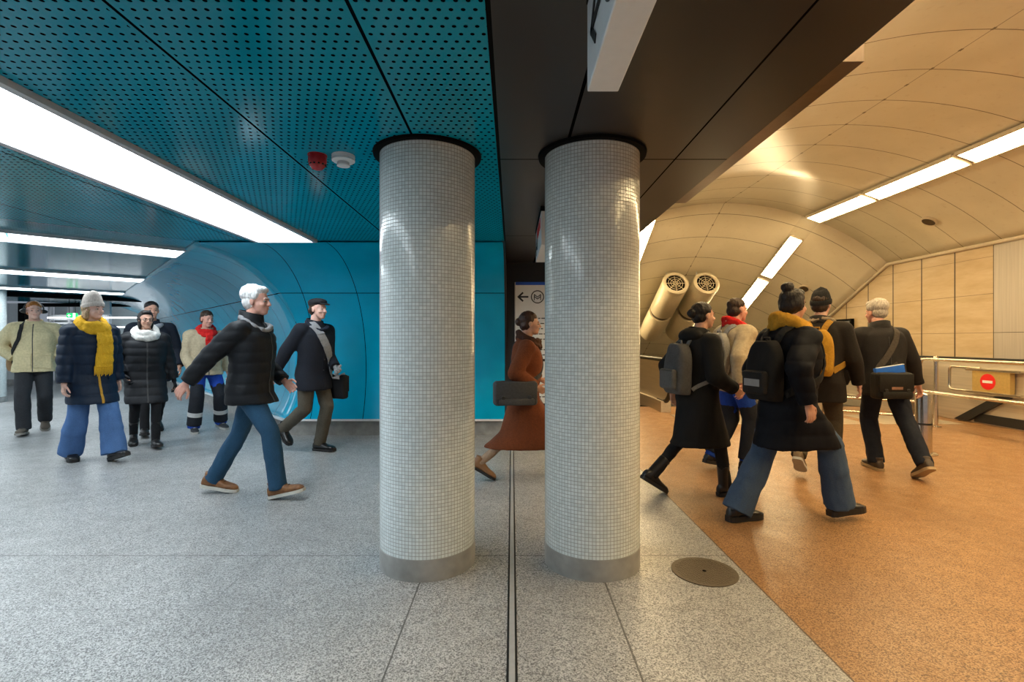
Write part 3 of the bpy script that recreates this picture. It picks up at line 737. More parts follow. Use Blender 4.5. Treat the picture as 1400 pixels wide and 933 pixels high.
def build_right_furniture():
    # bollard
    t = thing('bollard', 'thick polished steel bollard with a black band beside the grey haired man', 'bollard', (4.73, 5.72, 0))
    b = MB(); b.lathe([(0.082, 0.012), (0.082, 0.66), (0.078, 0.69), (0.06, 0.705), (0.001, 0.71)], seg=32); b.build('post', M['chrome'], t)
    b = MB(); b.lathe([(0.135, 0.0), (0.135, 0.012), (0.12, 0.02), (0.08, 0.02)], seg=32); b.build('base_flange', M['chrome'], t)
    b = MB(); b.lathe([(0.0835, 0.34), (0.0835, 0.362)], seg=32); b.build('black_band', M['rubber'], t)
    # loop barrier beside the bollard
    t = thing('barrier_loop', 'bent chrome tube barrier standing beside the steel bollard', 'barrier', (5.02, 6.35, 0))
    b = MB(); p = Vector((5.19, 6.38, 0)) - Vector((5.02, 6.35, 0)); q = Vector((-0.55, 0.62, 0))
    def arc(a, c, z0, z1): return [a + Vector((0, 0, z0)), a + Vector((0, 0, z1 - 0.1)), a + (c - a).normalized() * 0.03 + Vector((0, 0, z1 - 0.03)), a + (c - a).normalized() * 0.1 + Vector((0, 0, z1)), c + (a - c).normalized() * 0.1 + Vector((0, 0, z1)), c + (a - c).normalized() * 0.03 + Vector((0, 0, z1 - 0.03)), c + Vector((0, 0, z1 - 0.1)), c + Vector((0, 0, z0))]
    b.tube(arc(p, q, 0.0, 0.98), 0.024, 12); b.build('tube_frame', M['chrome'], t)
    for z in (0.33, 0.52):
        b = MB(); b.tube([p + Vector((0, 0, z)), q + Vector((0, 0, z))], 0.017, 10); b.build('cross_tube', M['chrome'], t)
    b = MB(); b.lathe([(0.06, 0), (0.06, 0.012), (0.025, 0.016)], p, 24); b.lathe([(0.06, 0), (0.06, 0.012), (0.025, 0.016)], q, 24); b.build('base_flange', M['chrome'], t)
    # railing towards the right picture edge
    t = thing('railing', 'chrome two tube railing in front of the no entry sign', 'railing', (6.41, 6.4, 0))
    for y in (7.52, 5.5, 3.48):
        b = MB(); b.cyl((0, y - 6.4, 0.0), (0, y - 6.4, 1.05), 0.026, None, 16); b.lathe([(0.07, 0), (0.07, 0.014), (0.027, 0.02)], (0, y - 6.4, 0), 24); b.build('post', M['chrome'], t)
        b = MB(); b.lathe([(0.034, 0.985), (0.034, 1.05), (0.02, 1.075), (0.001, 1.08)], (0, y - 6.4, 0), 16); b.build('post_cap', M['chrome'], t)
    b = MB(); b.tube([(-0.08, 1.32, 0.95), (-0.06, 1.30, 1.015), (-0.03, 1.25, 1.02), (-0.03, -3.0, 1.02)], 0.026, 12); b.build('top_rail', M['chrome'], t)
    b = MB(); b.tube([(-0.04, 1.30, 0.52), (-0.04, -3.0, 0.52)], 0.026, 12); b.build('lower_rail', M['chrome'], t)
    # steel parapet with the sign
    t = thing('steel_parapet', 'long stainless steel parapet at the foot of the travertine wall', 'parapet', (7.40, 7.6, 0))
    b = MB((7.40, 7.6, 0)); b.bx(7.36, 7.468, 5.6, 9.4, 0.0, 1.0, 0.006); b.build('cladding', M['steel'], t, smooth=False)
    b = MB((7.40, 7.6, 0)); b.bx(7.33, 7.469, 5.6, 9.4, 1.0, 1.035, 0.005); b.build('cap_rail', M['rubber'], t, smooth=False)
    b = MB((7.40, 7.6, 0)); R = 0.07; loop = []
    y0, y1, z0, z1 = 7.80, 8.36, 0.50, 0.88
    loop += [(7.345, y0, z1)]
    for k in range(7): an = PI / 2 * k / 6; loop.append((7.345, y1 - R + R * math.sin(an), z1 - R + R * math.cos(an)))
    for k in range(7): an = PI / 2 * k / 6; loop.append((7.345, y1 - R + R * math.cos(an), z0 + R - R * math.sin(an)))
    loop.append((7.345, y0, z0)); b.tube(loop, 0.014, 10); b.build('chrome_loop', M['chrome'], t)
    b = MB((7.40, 7.6, 0))
    b.loft([[(7.30, 8.22, 0.02), (7.30, 7.98, 0.02), (7.30, 7.30, 0.46), (7.30, 7.52, 0.46)], [(7.36, 8.22, 0.02), (7.36, 7.98, 0.02), (7.36, 7.30, 0.46), (7.36, 7.52, 0.46)]]); b.build('black_guard', M['rubber'], t, smooth=False)
    b = MB((7.40, 7.6, 0)); b.bx(7.34, 7.36, 5.6, 7.9, 0.02, 0.16); b.build('black_kick_plate', M['rubber'], t, smooth=False)
    t = thing('no_entry_sign', 'brass coloured box sign with a red no entry disc behind the chrome railing', 'sign', (7.30, 7.55, 0.5))
    off = (7.30, 7.55, 0.5)
    b = MB(off); b.bx(7.27, 7.345, 7.26, 7.86, 0.52, 0.83, 0.004); b.build('sign_box', M['brass'], t, smooth=False)
    def disc(b, y, z, R, x0, x1, seg=36): b.loft([[(x0, y + R * math.cos(2 * PI * j / seg), z + R * math.sin(2 * PI * j / seg)) for j in range(seg)], [(x1, y + R * math.cos(2 * PI * j / seg), z + R * math.sin(2 * PI * j / seg)) for j in range(seg)]])
    b = MB(off); disc(b, 7.60, 0.675, 0.122, 7.266, 7.27); b.build('red_disc', M['signred'], t, smooth=False)
    b = MB(off); b.bx(7.262, 7.2665, 7.52, 7.68, 0.655, 0.695); b.build('white_bar', M['white'], t, smooth=False)
    for z in (0.50, 0.85):
        b = MB(off); b.bx(7.25, 7.345, 7.10, 7.96, z - 0.018, z + 0.018, 0.006); b.build('mounting_bar', M['chrome'], t, smooth=False)
    # landing plates and escalators
    for i, (x, lab, lab2) in enumerate(((3.40, 'escalator beside the right column, its handrail newel showing past the column', 'ribbed landing plate of the escalator beside the right column'), (4.95, 'middle escalator mostly hidden behind the crowd', 'ribbed landing plate behind the crowd'), (6.42, 'escalator nearest the travertine wall', 'ribbed landing plate in front of the escalator nearest the travertine wall'))):
        b = MB(); b.bx(x - 0.62, x + 0.62, 7.75, 8.74, 0.0, 0.006)
        for k in range(30): b.bx(x - 0.58 + k * 0.04, x - 0.565 + k * 0.04, 7.8, 8.70, 0.006, 0.010)
        tag(b.build('landing_plate', M['steel'], smooth=False), lab2, 'landing plate', 'escalator landing plates', 'thing')
        t = thing('escalator', lab, 'escalator', (x, 9.2, 0), 0, 'escalators going down')
        for sd in (-1, 1):
            xx = sd * 0.60
            path = []
            for k in range(9):
                an = PI / 2 + PI * k / 8; path.append((-0.05 + 0.38 * math.cos(an + 0) , 0.57 + 0.38 * math.sin(an)))
            top = [(-0.05, 0.95), (1.9, 0.95), (2.2, 0.92), (2.6, 0.78), (12.0, 0.78 - 9.4 * 0.56)]
            bot = [(-0.05, 0.19), (1.9, 0.19), (2.5, 0.03), (12.0, 0.03 - 9.5 * 0.56)]
            outline = list(reversed(top)) + path[1:-1] + bot
            b = MB(); b.loft([[(xx - 0.03, p[0], p[1]) for p in outline], [(xx + 0.03, p[0], p[1]) for p in outline]]); b.build('balustrade', M['steel'], t, smooth=False)
            hr = [(xx, p[0], p[1]) for p in reversed(top)] + [(xx, p[0] , p[1]) for p in path[1:]] + [(xx, 0.3, 0.19)]
            b = MB(); b.tube(hr, 0.042, 10); b.build('handrail', M['rubber'], t)
            base = [(-0.15, 0.0), (-0.15, 0.20), (1.9, 0.20), (2.5, 0.04), (12.0, 0.04 - 9.5 * 0.56), (12.0, -0.3 - 9.5 * 0.56), (1.9, -0.1), (0.66, 0.0)]
            b = MB(); b.loft([[(xx - 0.09, p[0], p[1]) for p in base], [(xx + 0.09, p[0], p[1]) for p in base]]); b.build('skirt', M['steel'], t, smooth=False)
        b = MB()
        for k in range(24):
            y = 0.66 + k * 0.40; z = -max(0, y - 2.0) * 0.54; b.bx(-0.5, 0.5, y, y + 0.41, z - 0.2, z - 0.02)
        b.build('steps', M['rubber'], t, smooth=False)
    # poster on the wall
    t = thing('poster_display', 'framed poster with coloured shapes on the wall behind the man with the black beanie', 'poster', (7.44, 11.2, 0.75))
    off = (7.44, 11.2, 0.75)
    b = MB(off); b.bx(7.40, 7.469, 10.85, 11.95, 0.55, 1.79, 0.006); b.build('poster_frame', M['black'], t, smooth=False)
    g = G('abstract_print'); p = g.pos(); v = g.voro(5.0, p)
    sep = g.n('ShaderNodeSeparateColor'); g.put(sep.inputs[0], v['Color'])
    pm = g.fin(g.ramp(sep.outputs[0], [(0.0, (0.04, 0.04, 0.05, 1)), (0.35, (0.55, 0.55, 0.5, 1)), (0.55, (0.5, 0.33, 0.06, 1)), (0.7, (0.5, 0.06, 0.04, 1)), (0.85, (0.2, 0.3, 0.33, 1))], 'CONSTANT'), 0.3)
    b = MB(off); b.bx(7.395, 7.40, 10.90, 11.90, 0.6, 1.74); b.build('print', pm, t, smooth=False)

def build_far_passage():
    # slatted shutter with bright slats behind the portal
    t = thing('roller_grille', 'grille of bright horizontal slats inside the black portal frame', 'grille', (-13.0, 15.2, 0))
    b = MB((-13.0, 15.2, 0)); z = 0.9
    while z < 2.1:
        b.bx(-14.1, -12.3, 15.18, 15.22, z, z + 0.05); z += 0.115
    b.build('slats', M['white'], t, smooth=False)
    b = MB((-13.0, 15.2, 0))
    for x in (-14.1, -13.5, -12.9, -12.3): b.bx(x - 0.03, x + 0.03, 15.14, 15.26, 0, CZ)
    b.build('guide_post', M['alu'], t, smooth=False)
    for k, z in enumerate((1.42, 1.70, 1.98)):
        b = MB((-11.7, 15.0, z)); b.bx(-14.0, -11.2, 14.98, 15.02, z, z + 0.04)
        o = b.build('strip_lamp', M['strip_on'], smooth=False); o.location = (-11.7, 15.0, z)
        tag(o, ['lowest of the three thin bright lamps behind the portal frame', 'middle one of the three thin bright lamps behind the portal frame', 'topmost of the three thin bright lamps behind the portal frame'][k], 'lamp', 'thin lamps behind the portal', 'thing')
    # green exit sign
    y = 13.2
    def px(sx, sy): return ((sx - 700) / F * y, 1.3 + (466.5 - sy) / F * y)
    x0, z1 = px(92, 429); x1, z0 = px(105.5, 434.5)
    t = thing('exit_sign', 'small green lit exit sign between the headphones man and the beanie woman', 'exit sign', ((x0 + x1) / 2, y, z0)); off = ((x0 + x1) / 2, y, z0)
    b = MB(off); b.bx(x0, x1, y - 0.02, y + 0.02, z0 - 0.01, z1 + 0.01); b.build('sign_box', M['green_on'], t, smooth=False)
    b = MB(off); pl = (Vector((x0, y - 0.02, z0)), Vector((1, 0, 0)), Vector((0, 0, 1)), Vector((0, -1, 0)))
    h = z1 - z0; arrow_left(b, (0.075, h / 2), 0.035, 0.018, pl); b.build('arrow', M['white_on'], t, smooth=False)
    b = MB(off); stroke(b, [(0.2, 0.01, 0), (0.2, h - 0.01, 0)], 0.07, pl); b.build('door_symbol', M['white_on'], t, smooth=False)
    b = MB(off); b.cyl((x0 + 0.05, y, z1), (x0 + 0.05, y, CZ), 0.006, None, 6); b.cyl((x1 - 0.05, y, z1), (x1 - 0.05, y, CZ), 0.006, None, 6); b.build('hanger', M['black'], t)
    # white hanging sign above the beanie
    x0, z1 = px(105, 412); x1, z0 = px(146, 430)
    t = thing('direction_sign', 'white hanging sign board behind the woman in the pale beanie', 'sign', ((x0 + x1) / 2, y, z0)); off = ((x0 + x1) / 2, y, z0)
    b = MB(off); b.bx(x0, x1, y + 0.1, y + 0.16, z0, z1, 0.004); b.build('sign_box', M['white'], t, smooth=False)
    b = MB(off); pl = (Vector((x0, y + 0.1, z0)), Vector((1, 0, 0)), Vector((0, 0, 1)), Vector((0, -1, 0))); stroke(b, [(0.12, 0.2, 0), (0.2, 0.24, 0), (0.26, 0.18, 0)], 0.03, pl); b.build('dark_symbol', M['ink'], t, smooth=False)
    b = MB(off); b.bx(x0 + 0.1, x0 + 0.13, y + 0.12, y + 0.14, z1, CZ); b.bx(x1 - 0.13, x1 - 0.1, y + 0.12, y + 0.14, z1, CZ); b.build('hanger', M['black'], t, smooth=False)
    # dome camera on the ceiling
    q = CORNER + T2 * 8.7; x, yy = -9.82, 11.72
    t = thing('dome_camera', 'small dark dome camera under the ceiling in front of the black lintel', 'camera', (x, yy, CZ))
    b = MB(); b.lathe([(0.11, 0), (0.11, -0.04), (0.10, -0.05)], seg=24); b.build('mount_ring', M['alu'], t)
    b = MB(); b.lathe([(0.095, -0.05), (0.085, -0.09), (0.05, -0.125), (0.001, -0.135)], seg=24); b.build('dome', M['glass_dark'], t)
# ================================================================== people
def V3(*a): return Vector(a)

def ik(A, B, l1, l2, bend):
    d = B - A; L = d.length; mxl = (l1 + l2) * 0.998
    u = d.normalized()
    if L > mxl: L = mxl; B = A + u * L
    a = (l1 * l1 - l2 * l2 + L * L) / (2 * L); h = math.sqrt(max(0, l1 * l1 - a * a))
    p = bend - u * bend.dot(u); p.normalize()
    return A + u * a + p * h, B

def hand(b, wrist, d, n, fw, s, curl, spread=0.07):
    """palm, four separate fingers of different length and a thumb on the side"""
    d = d.normalized(); u = (fw - d * fw.dot(d)).normalized(); n = (n - d * n.dot(d) - u * n.dot(u)).normalized()
    b.capsule(wrist - d * 0.03 * s, wrist + d * 0.02 * s, 0.025 * s, 0.026 * s, 12)
    for k in range(4):
        off = 0.031 - 0.0207 * k
        kn = wrist + d * (0.088 - 0.004 * abs(k - 1)) * s + u * off * s
        b.capsule(wrist + d * 0.015 * s + u * off * 0.6 * s, kn, 0.0155 * s, 0.0115 * s, 10)
        fd = (d + u * spread * (1.5 - k)).normalized(); ln = (0.074, 0.083, 0.077, 0.060)[k] * s
        p = kn; a = curl * 0.6
        for q, f in enumerate((0.45, 0.31, 0.24)):
            v = fd * math.cos(a) + n * math.sin(a)
            e = p + v * ln * f
            b.capsule(p, e, (0.0098 - 0.0009 * q) * s, (0.0092 - 0.001 * q) * s, 10); p = e; a += curl * (0.9 + 0.1 * q)
    p = wrist + d * 0.022 * s + u * 0.024 * s
    e = p + (d * 0.6 + u * 0.72 + n * 0.25).normalized() * 0.046 * s
    b.capsule(p, e, 0.0150 * s, 0.0115 * s, 10)
    e2 = e + (d * 0.9 + u * 0.25 + n * (0.15 + 0.4 * curl)).normalized() * 0.033 * s
    b.capsule(e, e2, 0.0112 * s, 0.0098 * s, 10)
    e3 = e2 + (d * 0.95 + n * (0.2 + 0.5 * curl)).normalized() * 0.024 * s
    b.capsule(e2, e3, 0.0096 * s, 0.008 * s, 10)

TORSO = [(0.865, .036, .040, -.012), (0.845, .052, .050, -.012), (0.825, .078, .058, -.012), (0.80, .100, .067, -.008), (0.765, .110, .077, .002), (0.70, .108, .080, .006),
         (0.64, .100, .076, .006), (0.58, .099, .076, .002), (0.53, .103, .080, -.004), (0.48, .102, .080, -.004)]

def interp(tab, f):
    t = sorted(tab)
    if f <= t[0][0]: return t[0][1:]
    for a, c in zip(t, t[1:]):
        if f <= c[0]:
            k = (f - a[0]) / (c[0] - a[0]); return tuple(p + (q - p) * k for p, q in zip(a[1:], c[1:]))
    return t[-1][1:]

def fold_fn(amp=0.006, freq=7.0, seed=0.0, puff=None, pz0=0.0, sleeve=None):
    """cloth folds from layered noise; puff = (pitch, amplitude) horizontal padded channels"""
    def fn(co, no):
        n = len(co); out = co.copy()
        nz = np.empty(n)
        for i in range(n):
            x, y, z = co[i]
            nz[i] = noise.noise(Vector((x * freq + seed, y * freq, z * freq * 0.55))) + 0.5 * noise.noise(Vector((x * freq * 2.3, y * freq * 2.3 + seed, z * freq * 1.4)))
        d = nz * amp
        if puff:
            ph = np.abs(np.sin((co[:, 2] - pz0) * PI / puff[0] + nz * 0.25))
            d = d + (np.power(ph, 0.45) - 0.8) * puff[1]
        return out + no * d[:, None]
    return fn

SKIN = {}
def skin(name, c):
    if name in _cache: return _cache[name]
    g = G(name); n = g.noise(40, 3); n2 = g.noise(9, 2)
    s = g.math('ADD', g.math('MULTIPLY', n, 0.4), g.math('MULTIPLY', n2, 0.6))
    col = g.ramp(s, [(0.3, tuple(q * 0.85 for q in c[:3]) + (1,)), (0.7, (min(1, c[0] * 1.12), c[1] * 1.02, c[2] * 1.0, 1))])
    g.put(g.b.inputs['Subsurface Weight'], 0.08); g.put(g.b.inputs['Subsurface Radius'], (0.01, 0.004, 0.002))
    _cache[name] = g.fin(col, 0.5, 0, 0.4); return _cache[name]

class P: pass

def person(label, H, loc, yaw, feet, hands, sk, lean=2.0, hip=0.53, head_yaw=0, head_pitch=0, curl=0.5, female=False, bulk=1.0, clav=0.0, twist=0.0):
    """skeleton and continuous body. feet / hands: 'L','R' -> targets as fractions of H (forward, left, up)"""
    p = P(); p.H = H; p.yaw = math.radians(yaw)
    p.root = thing('person', label, 'person', (loc[0], loc[1], 0), p.yaw)
    p.female = female; p.bulk = bulk
    # ankles
    ah = 0.055 * H; p.ank = {}; p.fp = {}
    for s in 'LR':
        fx, fy, lift, pitch, fyaw = feet[s]
        a = math.radians(pitch)
        low = min(x * H * math.sin(a) - ah * math.cos(a) for x in (-0.05, 0.075, 0.118))
        p.ank[s] = V3(fx * H, fy * H, lift * H - low + 0.002); p.fp[s] = (a, math.radians(fyaw))
    hz = hip * H
    for s in 'LR':
        dx = abs(p.ank[s].x); r = 0.486 * H
        hz = min(hz, p.ank[s].z + math.sqrt(max(0.01, r * r - dx * dx - (abs(p.ank[s].y) - .05 * H) ** 2)))
    p.hz = hz; p.lean = math.tan(math.radians(lean))
    def S(f, x=0.0, y=0.0):
        z = hz + (f - 0.53) * H
        return V3(p.lean * max(0, z - hz) + x * H, y * H, z)
    p.S = S
    p.hipj = {}; p.knee = {}; p.sh = {}; p.elb = {}; p.wr = {}
    for s, q in (('L', 1), ('R', -1)):
        hj = S(0.53, 0, 0.050 * q); p.hipj[s] = hj
        fy = p.fp[s][1]
        p.knee[s], p.ank[s] = ik(hj, p.ank[s], 0.243 * H, 0.245 * H, V3(math.cos(fy), math.sin(fy) * 0.6 + 0.05 * q, 0.1))
        sw = 0.102 if female else 0.110
        tw = math.radians(twist)
        p.sh[s] = S(0.798, -0.008 - q * sw * math.sin(tw), q * sw * math.cos(tw))
        h = hands[s]
        tgt = V3(h[0] * H + p.lean * (h[2] * H - hz if h[2] * H > hz else 0), h[1] * H, h[2] * H)
        bend = V3(-1, 0.45 * q, -0.25) if len(h) < 4 else V3(*h[3])
        p.elb[s], p.wr[s] = ik(p.sh[s], tgt, 0.168 * H, 0.150 * H, bend)
    # ---- body
    b = MB(); k = H / 1.75
    b.loft([[S(f, cx + hd * 0.72 * math.cos(2 * PI * j / 20), hw * 0.78 * math.sin(2 * PI * j / 20)) for j in range(20)] for f, hw, hd, cx in TORSO if f < 0.85])
    b.capsule(S(0.80, -0.008), S(0.885, -0.004), 0.034 * H, 0.032 * H)
    for s, q in (('L', 1), ('R', -1)):
        b.capsule(S(0.80, -0.008, 0.02 * q), p.sh[s], 0.03 * H, 0.027 * H)
        b.capsule(p.sh[s], p.elb[s], 0.026 * H, 0.021 * H); b.capsule(p.elb[s], p.wr[s], 0.021 * H, 0.0145 * H)
        b.capsule(p.hipj[s], p.knee[s], 0.042 * H, 0.030 * H); b.capsule(p.knee[s], p.ank[s], 0.030 * H, 0.020 * H)
        a, fy = p.fp[s]
        R = Matrix.Rotation(fy, 3, 'Z') @ Matrix.Rotation(-a, 3, 'Y')
        b.capsule(p.ank[s] + R @ V3(-0.03, 0, -0.035) * k, p.ank[s] + R @ V3(0.13, 0, -0.058) * k, 0.021 * k, 0.011 * k)
        d = (p.wr[s] - p.elb[s]).normalized()
        hs = k * (0.90 if female else 0.97)
        fw = V3(1, 0, 0.25)
        hand(b, p.wr[s], d, V3(0, -q, 0), fw, hs, curl)
    # ---- head
    hs = H / 1.75 * (0.98 if female else 1.0); hc = S(0.935, 0.012)
    p.hc = hc; p.hs = hs
    HR = Matrix.Rotation(math.radians(head_yaw), 3, 'Z') @ Matrix.Rotation(math.radians(-head_pitch), 3, 'Y')
    p.HR = HR
    def hp(x, y, z): return hc + HR @ (V3(x, y, z) * hs)
    p.hp = hp
    def he(c, r): b.ell(hp(*c), tuple(q * hs for q in r), HR, 20, 14)
    he((-0.012, 0, 0.035), (0.094, 0.074, 0.086)); he((0.024, 0, -0.02), (0.068, 0.061, 0.085))
    he((0.050, 0, -0.082), (0.036, 0.036 if not female else 0.031, 0.026)); he((0.03, 0, -0.06), (0.05, 0.052 if not female else 0.048, 0.04))
    b.capsule(hp(0.080, -0.026, 0.026), hp(0.080, 0.026, 0.026), 0.012 * hs, None, 10)
    b.capsule(hp(0.087, 0, 0.018), hp(0.107, 0, -0.022), 0.0085 * hs, 0.0125 * hs, 10)
    for q in (-1, 1):
        b.ell(hp(0.100, 0.011 * q, -0.024), (0.010 * hs, 0.008 * hs, 0.008 * hs), HR)
        b.ell(hp(0.060, 0.036 * q, -0.025), (0.026 * hs, 0.022 * hs, 0.022 * hs), HR)
        b.ell(hp(-0.006, 0.074 * q, 0.0), (0.018 * hs, 0.009 * hs, 0.031 * hs), HR)
    b.capsule(hp(0.086, -0.014, -0.052), hp(0.086, 0.014, -0.052), 0.0075 * hs, None, 10)
    b.capsule(hp(0.083, -0.012, -0.062), hp(0.083, 0.012, -0.062), 0.0075 * hs, None, 10)
    b.capsule(hp(-0.012, 0, -0.05), S(0.845, -0.008), 0.052 * hs, 0.056 * hs)
    p.sk = skin(*sk)
    p.body = b.build('body', p.sk, p.root, voxel=0.0052, sm=2)
    # ---- face details
    for q in (-1, 1):
        e = MB(); e.ell(hp(0.0765, 0.030 * q, 0.004), (0.0115 * hs, 0.0125 * hs, 0.0062 * hs), HR, 14, 10)
        eo = e.build('eye', plain('eye_white', (0.36, 0.33, 0.30, 1), 0.25), p.root)
        e = MB(); e.ell(hp(0.0862, 0.0295 * q, 0.004), (0.004 * hs, 0.0062 * hs, 0.0058 * hs), HR, 12, 8)
        e.build('iris', plain('dark_iris', (0.02, 0.014, 0.01, 1), 0.2), eo)
    m = MB(); m.capsule(hp(0.0915, -0.017, -0.055), hp(0.0915, 0.017, -0.055), 0.0035 * hs, None, 8, sy=1.0)
    m.build('lips', plain(sk[0] + '_lips', (sk[1][0] * 0.75, sk[1][1] * 0.48, sk[1][2] * 0.48, 1), 0.45), p.root)
    return p

def brows(p, mat):
    for q in (-1, 1):
        e = MB(); e.tube([p.hp(0.0895, 0.014 * q, 0.0275), p.hp(0.0885, 0.028 * q, 0.032), p.hp(0.0815, 0.042 * q, 0.027)], 0.0032 * p.hs, 6)
        e.build('eyebrow', mat, p.root)

def hair_mat(name, c):
    if name in _cache: return _cache[name]
    g = G(name); x, y, z = g.xyz()
    n = g.noise(1.0, 4, g.comb(g.math('MULTIPLY', x, 90.0), g.math('MULTIPLY', y, 90.0), g.math('MULTIPLY', z, 30.0)))
    col = g.ramp(n, [(0.3, tuple(q * 0.55 for q in c[:3]) + (1,)), (0.7, tuple(min(1, q * 1.25) for q in c[:3]) + (1,))])
    g.bump(n, 0.6, 0.006)
    _cache[name] = g.fin(col, 0.5, 0, 0.35); return _cache[name]

def hair(p, mat, style='short', top=0.0, name='hair'):
    b = MB(); hp, hs, HR = p.hp, p.hs, p.HR
    def he(c, r): b.ell(hp(*c), tuple(q * hs for q in r), HR)
    he((-0.024, 0, 0.062 + top * 0.5), (0.096, 0.081, 0.074 + top)); he((-0.052, 0, 0.0), (0.066, 0.077, 0.072))
    if style == 'full': he((0.020, 0, 0.100), (0.070, 0.066, 0.038)); he((-0.04, 0, 0.07), (0.098, 0.088, 0.085)); he((-0.01, 0.062, 0.055), (0.05, 0.03, 0.045)); he((-0.01, -0.062, 0.055), (0.05, 0.03, 0.045))
    if style in ('bun', 'long'):
        he((-0.03, 0.05, 0.02), (0.06, 0.04, 0.07)); he((-0.03, -0.05, 0.02), (0.06, 0.04, 0.07)); he((0.018, 0, 0.098), (0.066, 0.062, 0.034))
    if style == 'bun': he((-0.075, 0, 0.135), (0.045, 0.045, 0.042))
    if style == 'lowbun': he((-0.03, 0, 0.055), (0.10, 0.085, 0.085)); he((-0.125, 0, 0.03), (0.042, 0.045, 0.045))
    if style == 'long':
        he((-0.05, 0, -0.06), (0.06, 0.08, 0.09)); he((-0.02, 0.066, -0.04), (0.035, 0.022, 0.075)); he((-0.02, -0.066, -0.04), (0.035, 0.022, 0.075))
    return b.build(name, mat, p.root, voxel=0.0055, sm=2, fn=fold_fn(0.0045, 38.0, random.random() * 9))

def beanie(p, mat, slouch=0.02, cuffc=None, name='beanie'):
    hp, hs, HR = p.hp, p.hs, p.HR; seg = 40
    def ring(z, r, dx=0.0): return [hp(-0.010 + dx + 0.104 * r * math.cos(2 * PI * j / seg), 0.0865 * r * math.sin(2 * PI * j / seg), z + 0.022 * math.cos(2 * PI * j / seg)) for j in range(seg)]
    b = MB(); b.loft([ring(0.035, 0.99), ring(0.06, 1.01), ring(0.085, 0.97, -0.005), ring(0.108 + slouch * .5, 0.86, -0.01), ring(0.128 + slouch, 0.64, -0.016), ring(0.138 + slouch, 0.36, -0.02), ring(0.140 + slouch, 0.08, -0.02)])
    o = b.build(name, mat, p.root, angle=80)
    b = MB(); b.loft([ring(0.022, 1.0), ring(0.018, 1.06), ring(0.04, 1.085), ring(0.062, 1.07), ring(0.066, 1.0)]); b.build('cuff', cuffc or mat, o, angle=80)
    return o

def rib_mat(name, c):
    if name in _cache: return _cache[name]
    g = G(name); x, y, z = g.xyz(); n = g.noise(1.0, 3, g.comb(g.math('MULTIPLY', x, 120.0), g.math('MULTIPLY', y, 120.0), g.math('MULTIPLY', z, 18.0)))
    g.bump(n, 0.6, 0.006)
    _cache[name] = g.fin(g.ramp(n, [(0.3, tuple(q * 0.7 for q in c[:3]) + (1,)), (0.7, c)]), 0.9, 0, 0.2); return _cache[name]

def legxy(p, s, z):
    """centre of a leg at height z"""
    for a, c in ((p.hipj[s], p.knee[s]), (p.knee[s], p.ank[s])):
        if c.z <= z <= a.z:
            k = (a.z - z) / max(1e-4, a.z - c.z); return a + (c - a) * k
    return p.hipj[s] if z > p.hipj[s].z else p.ank[s]

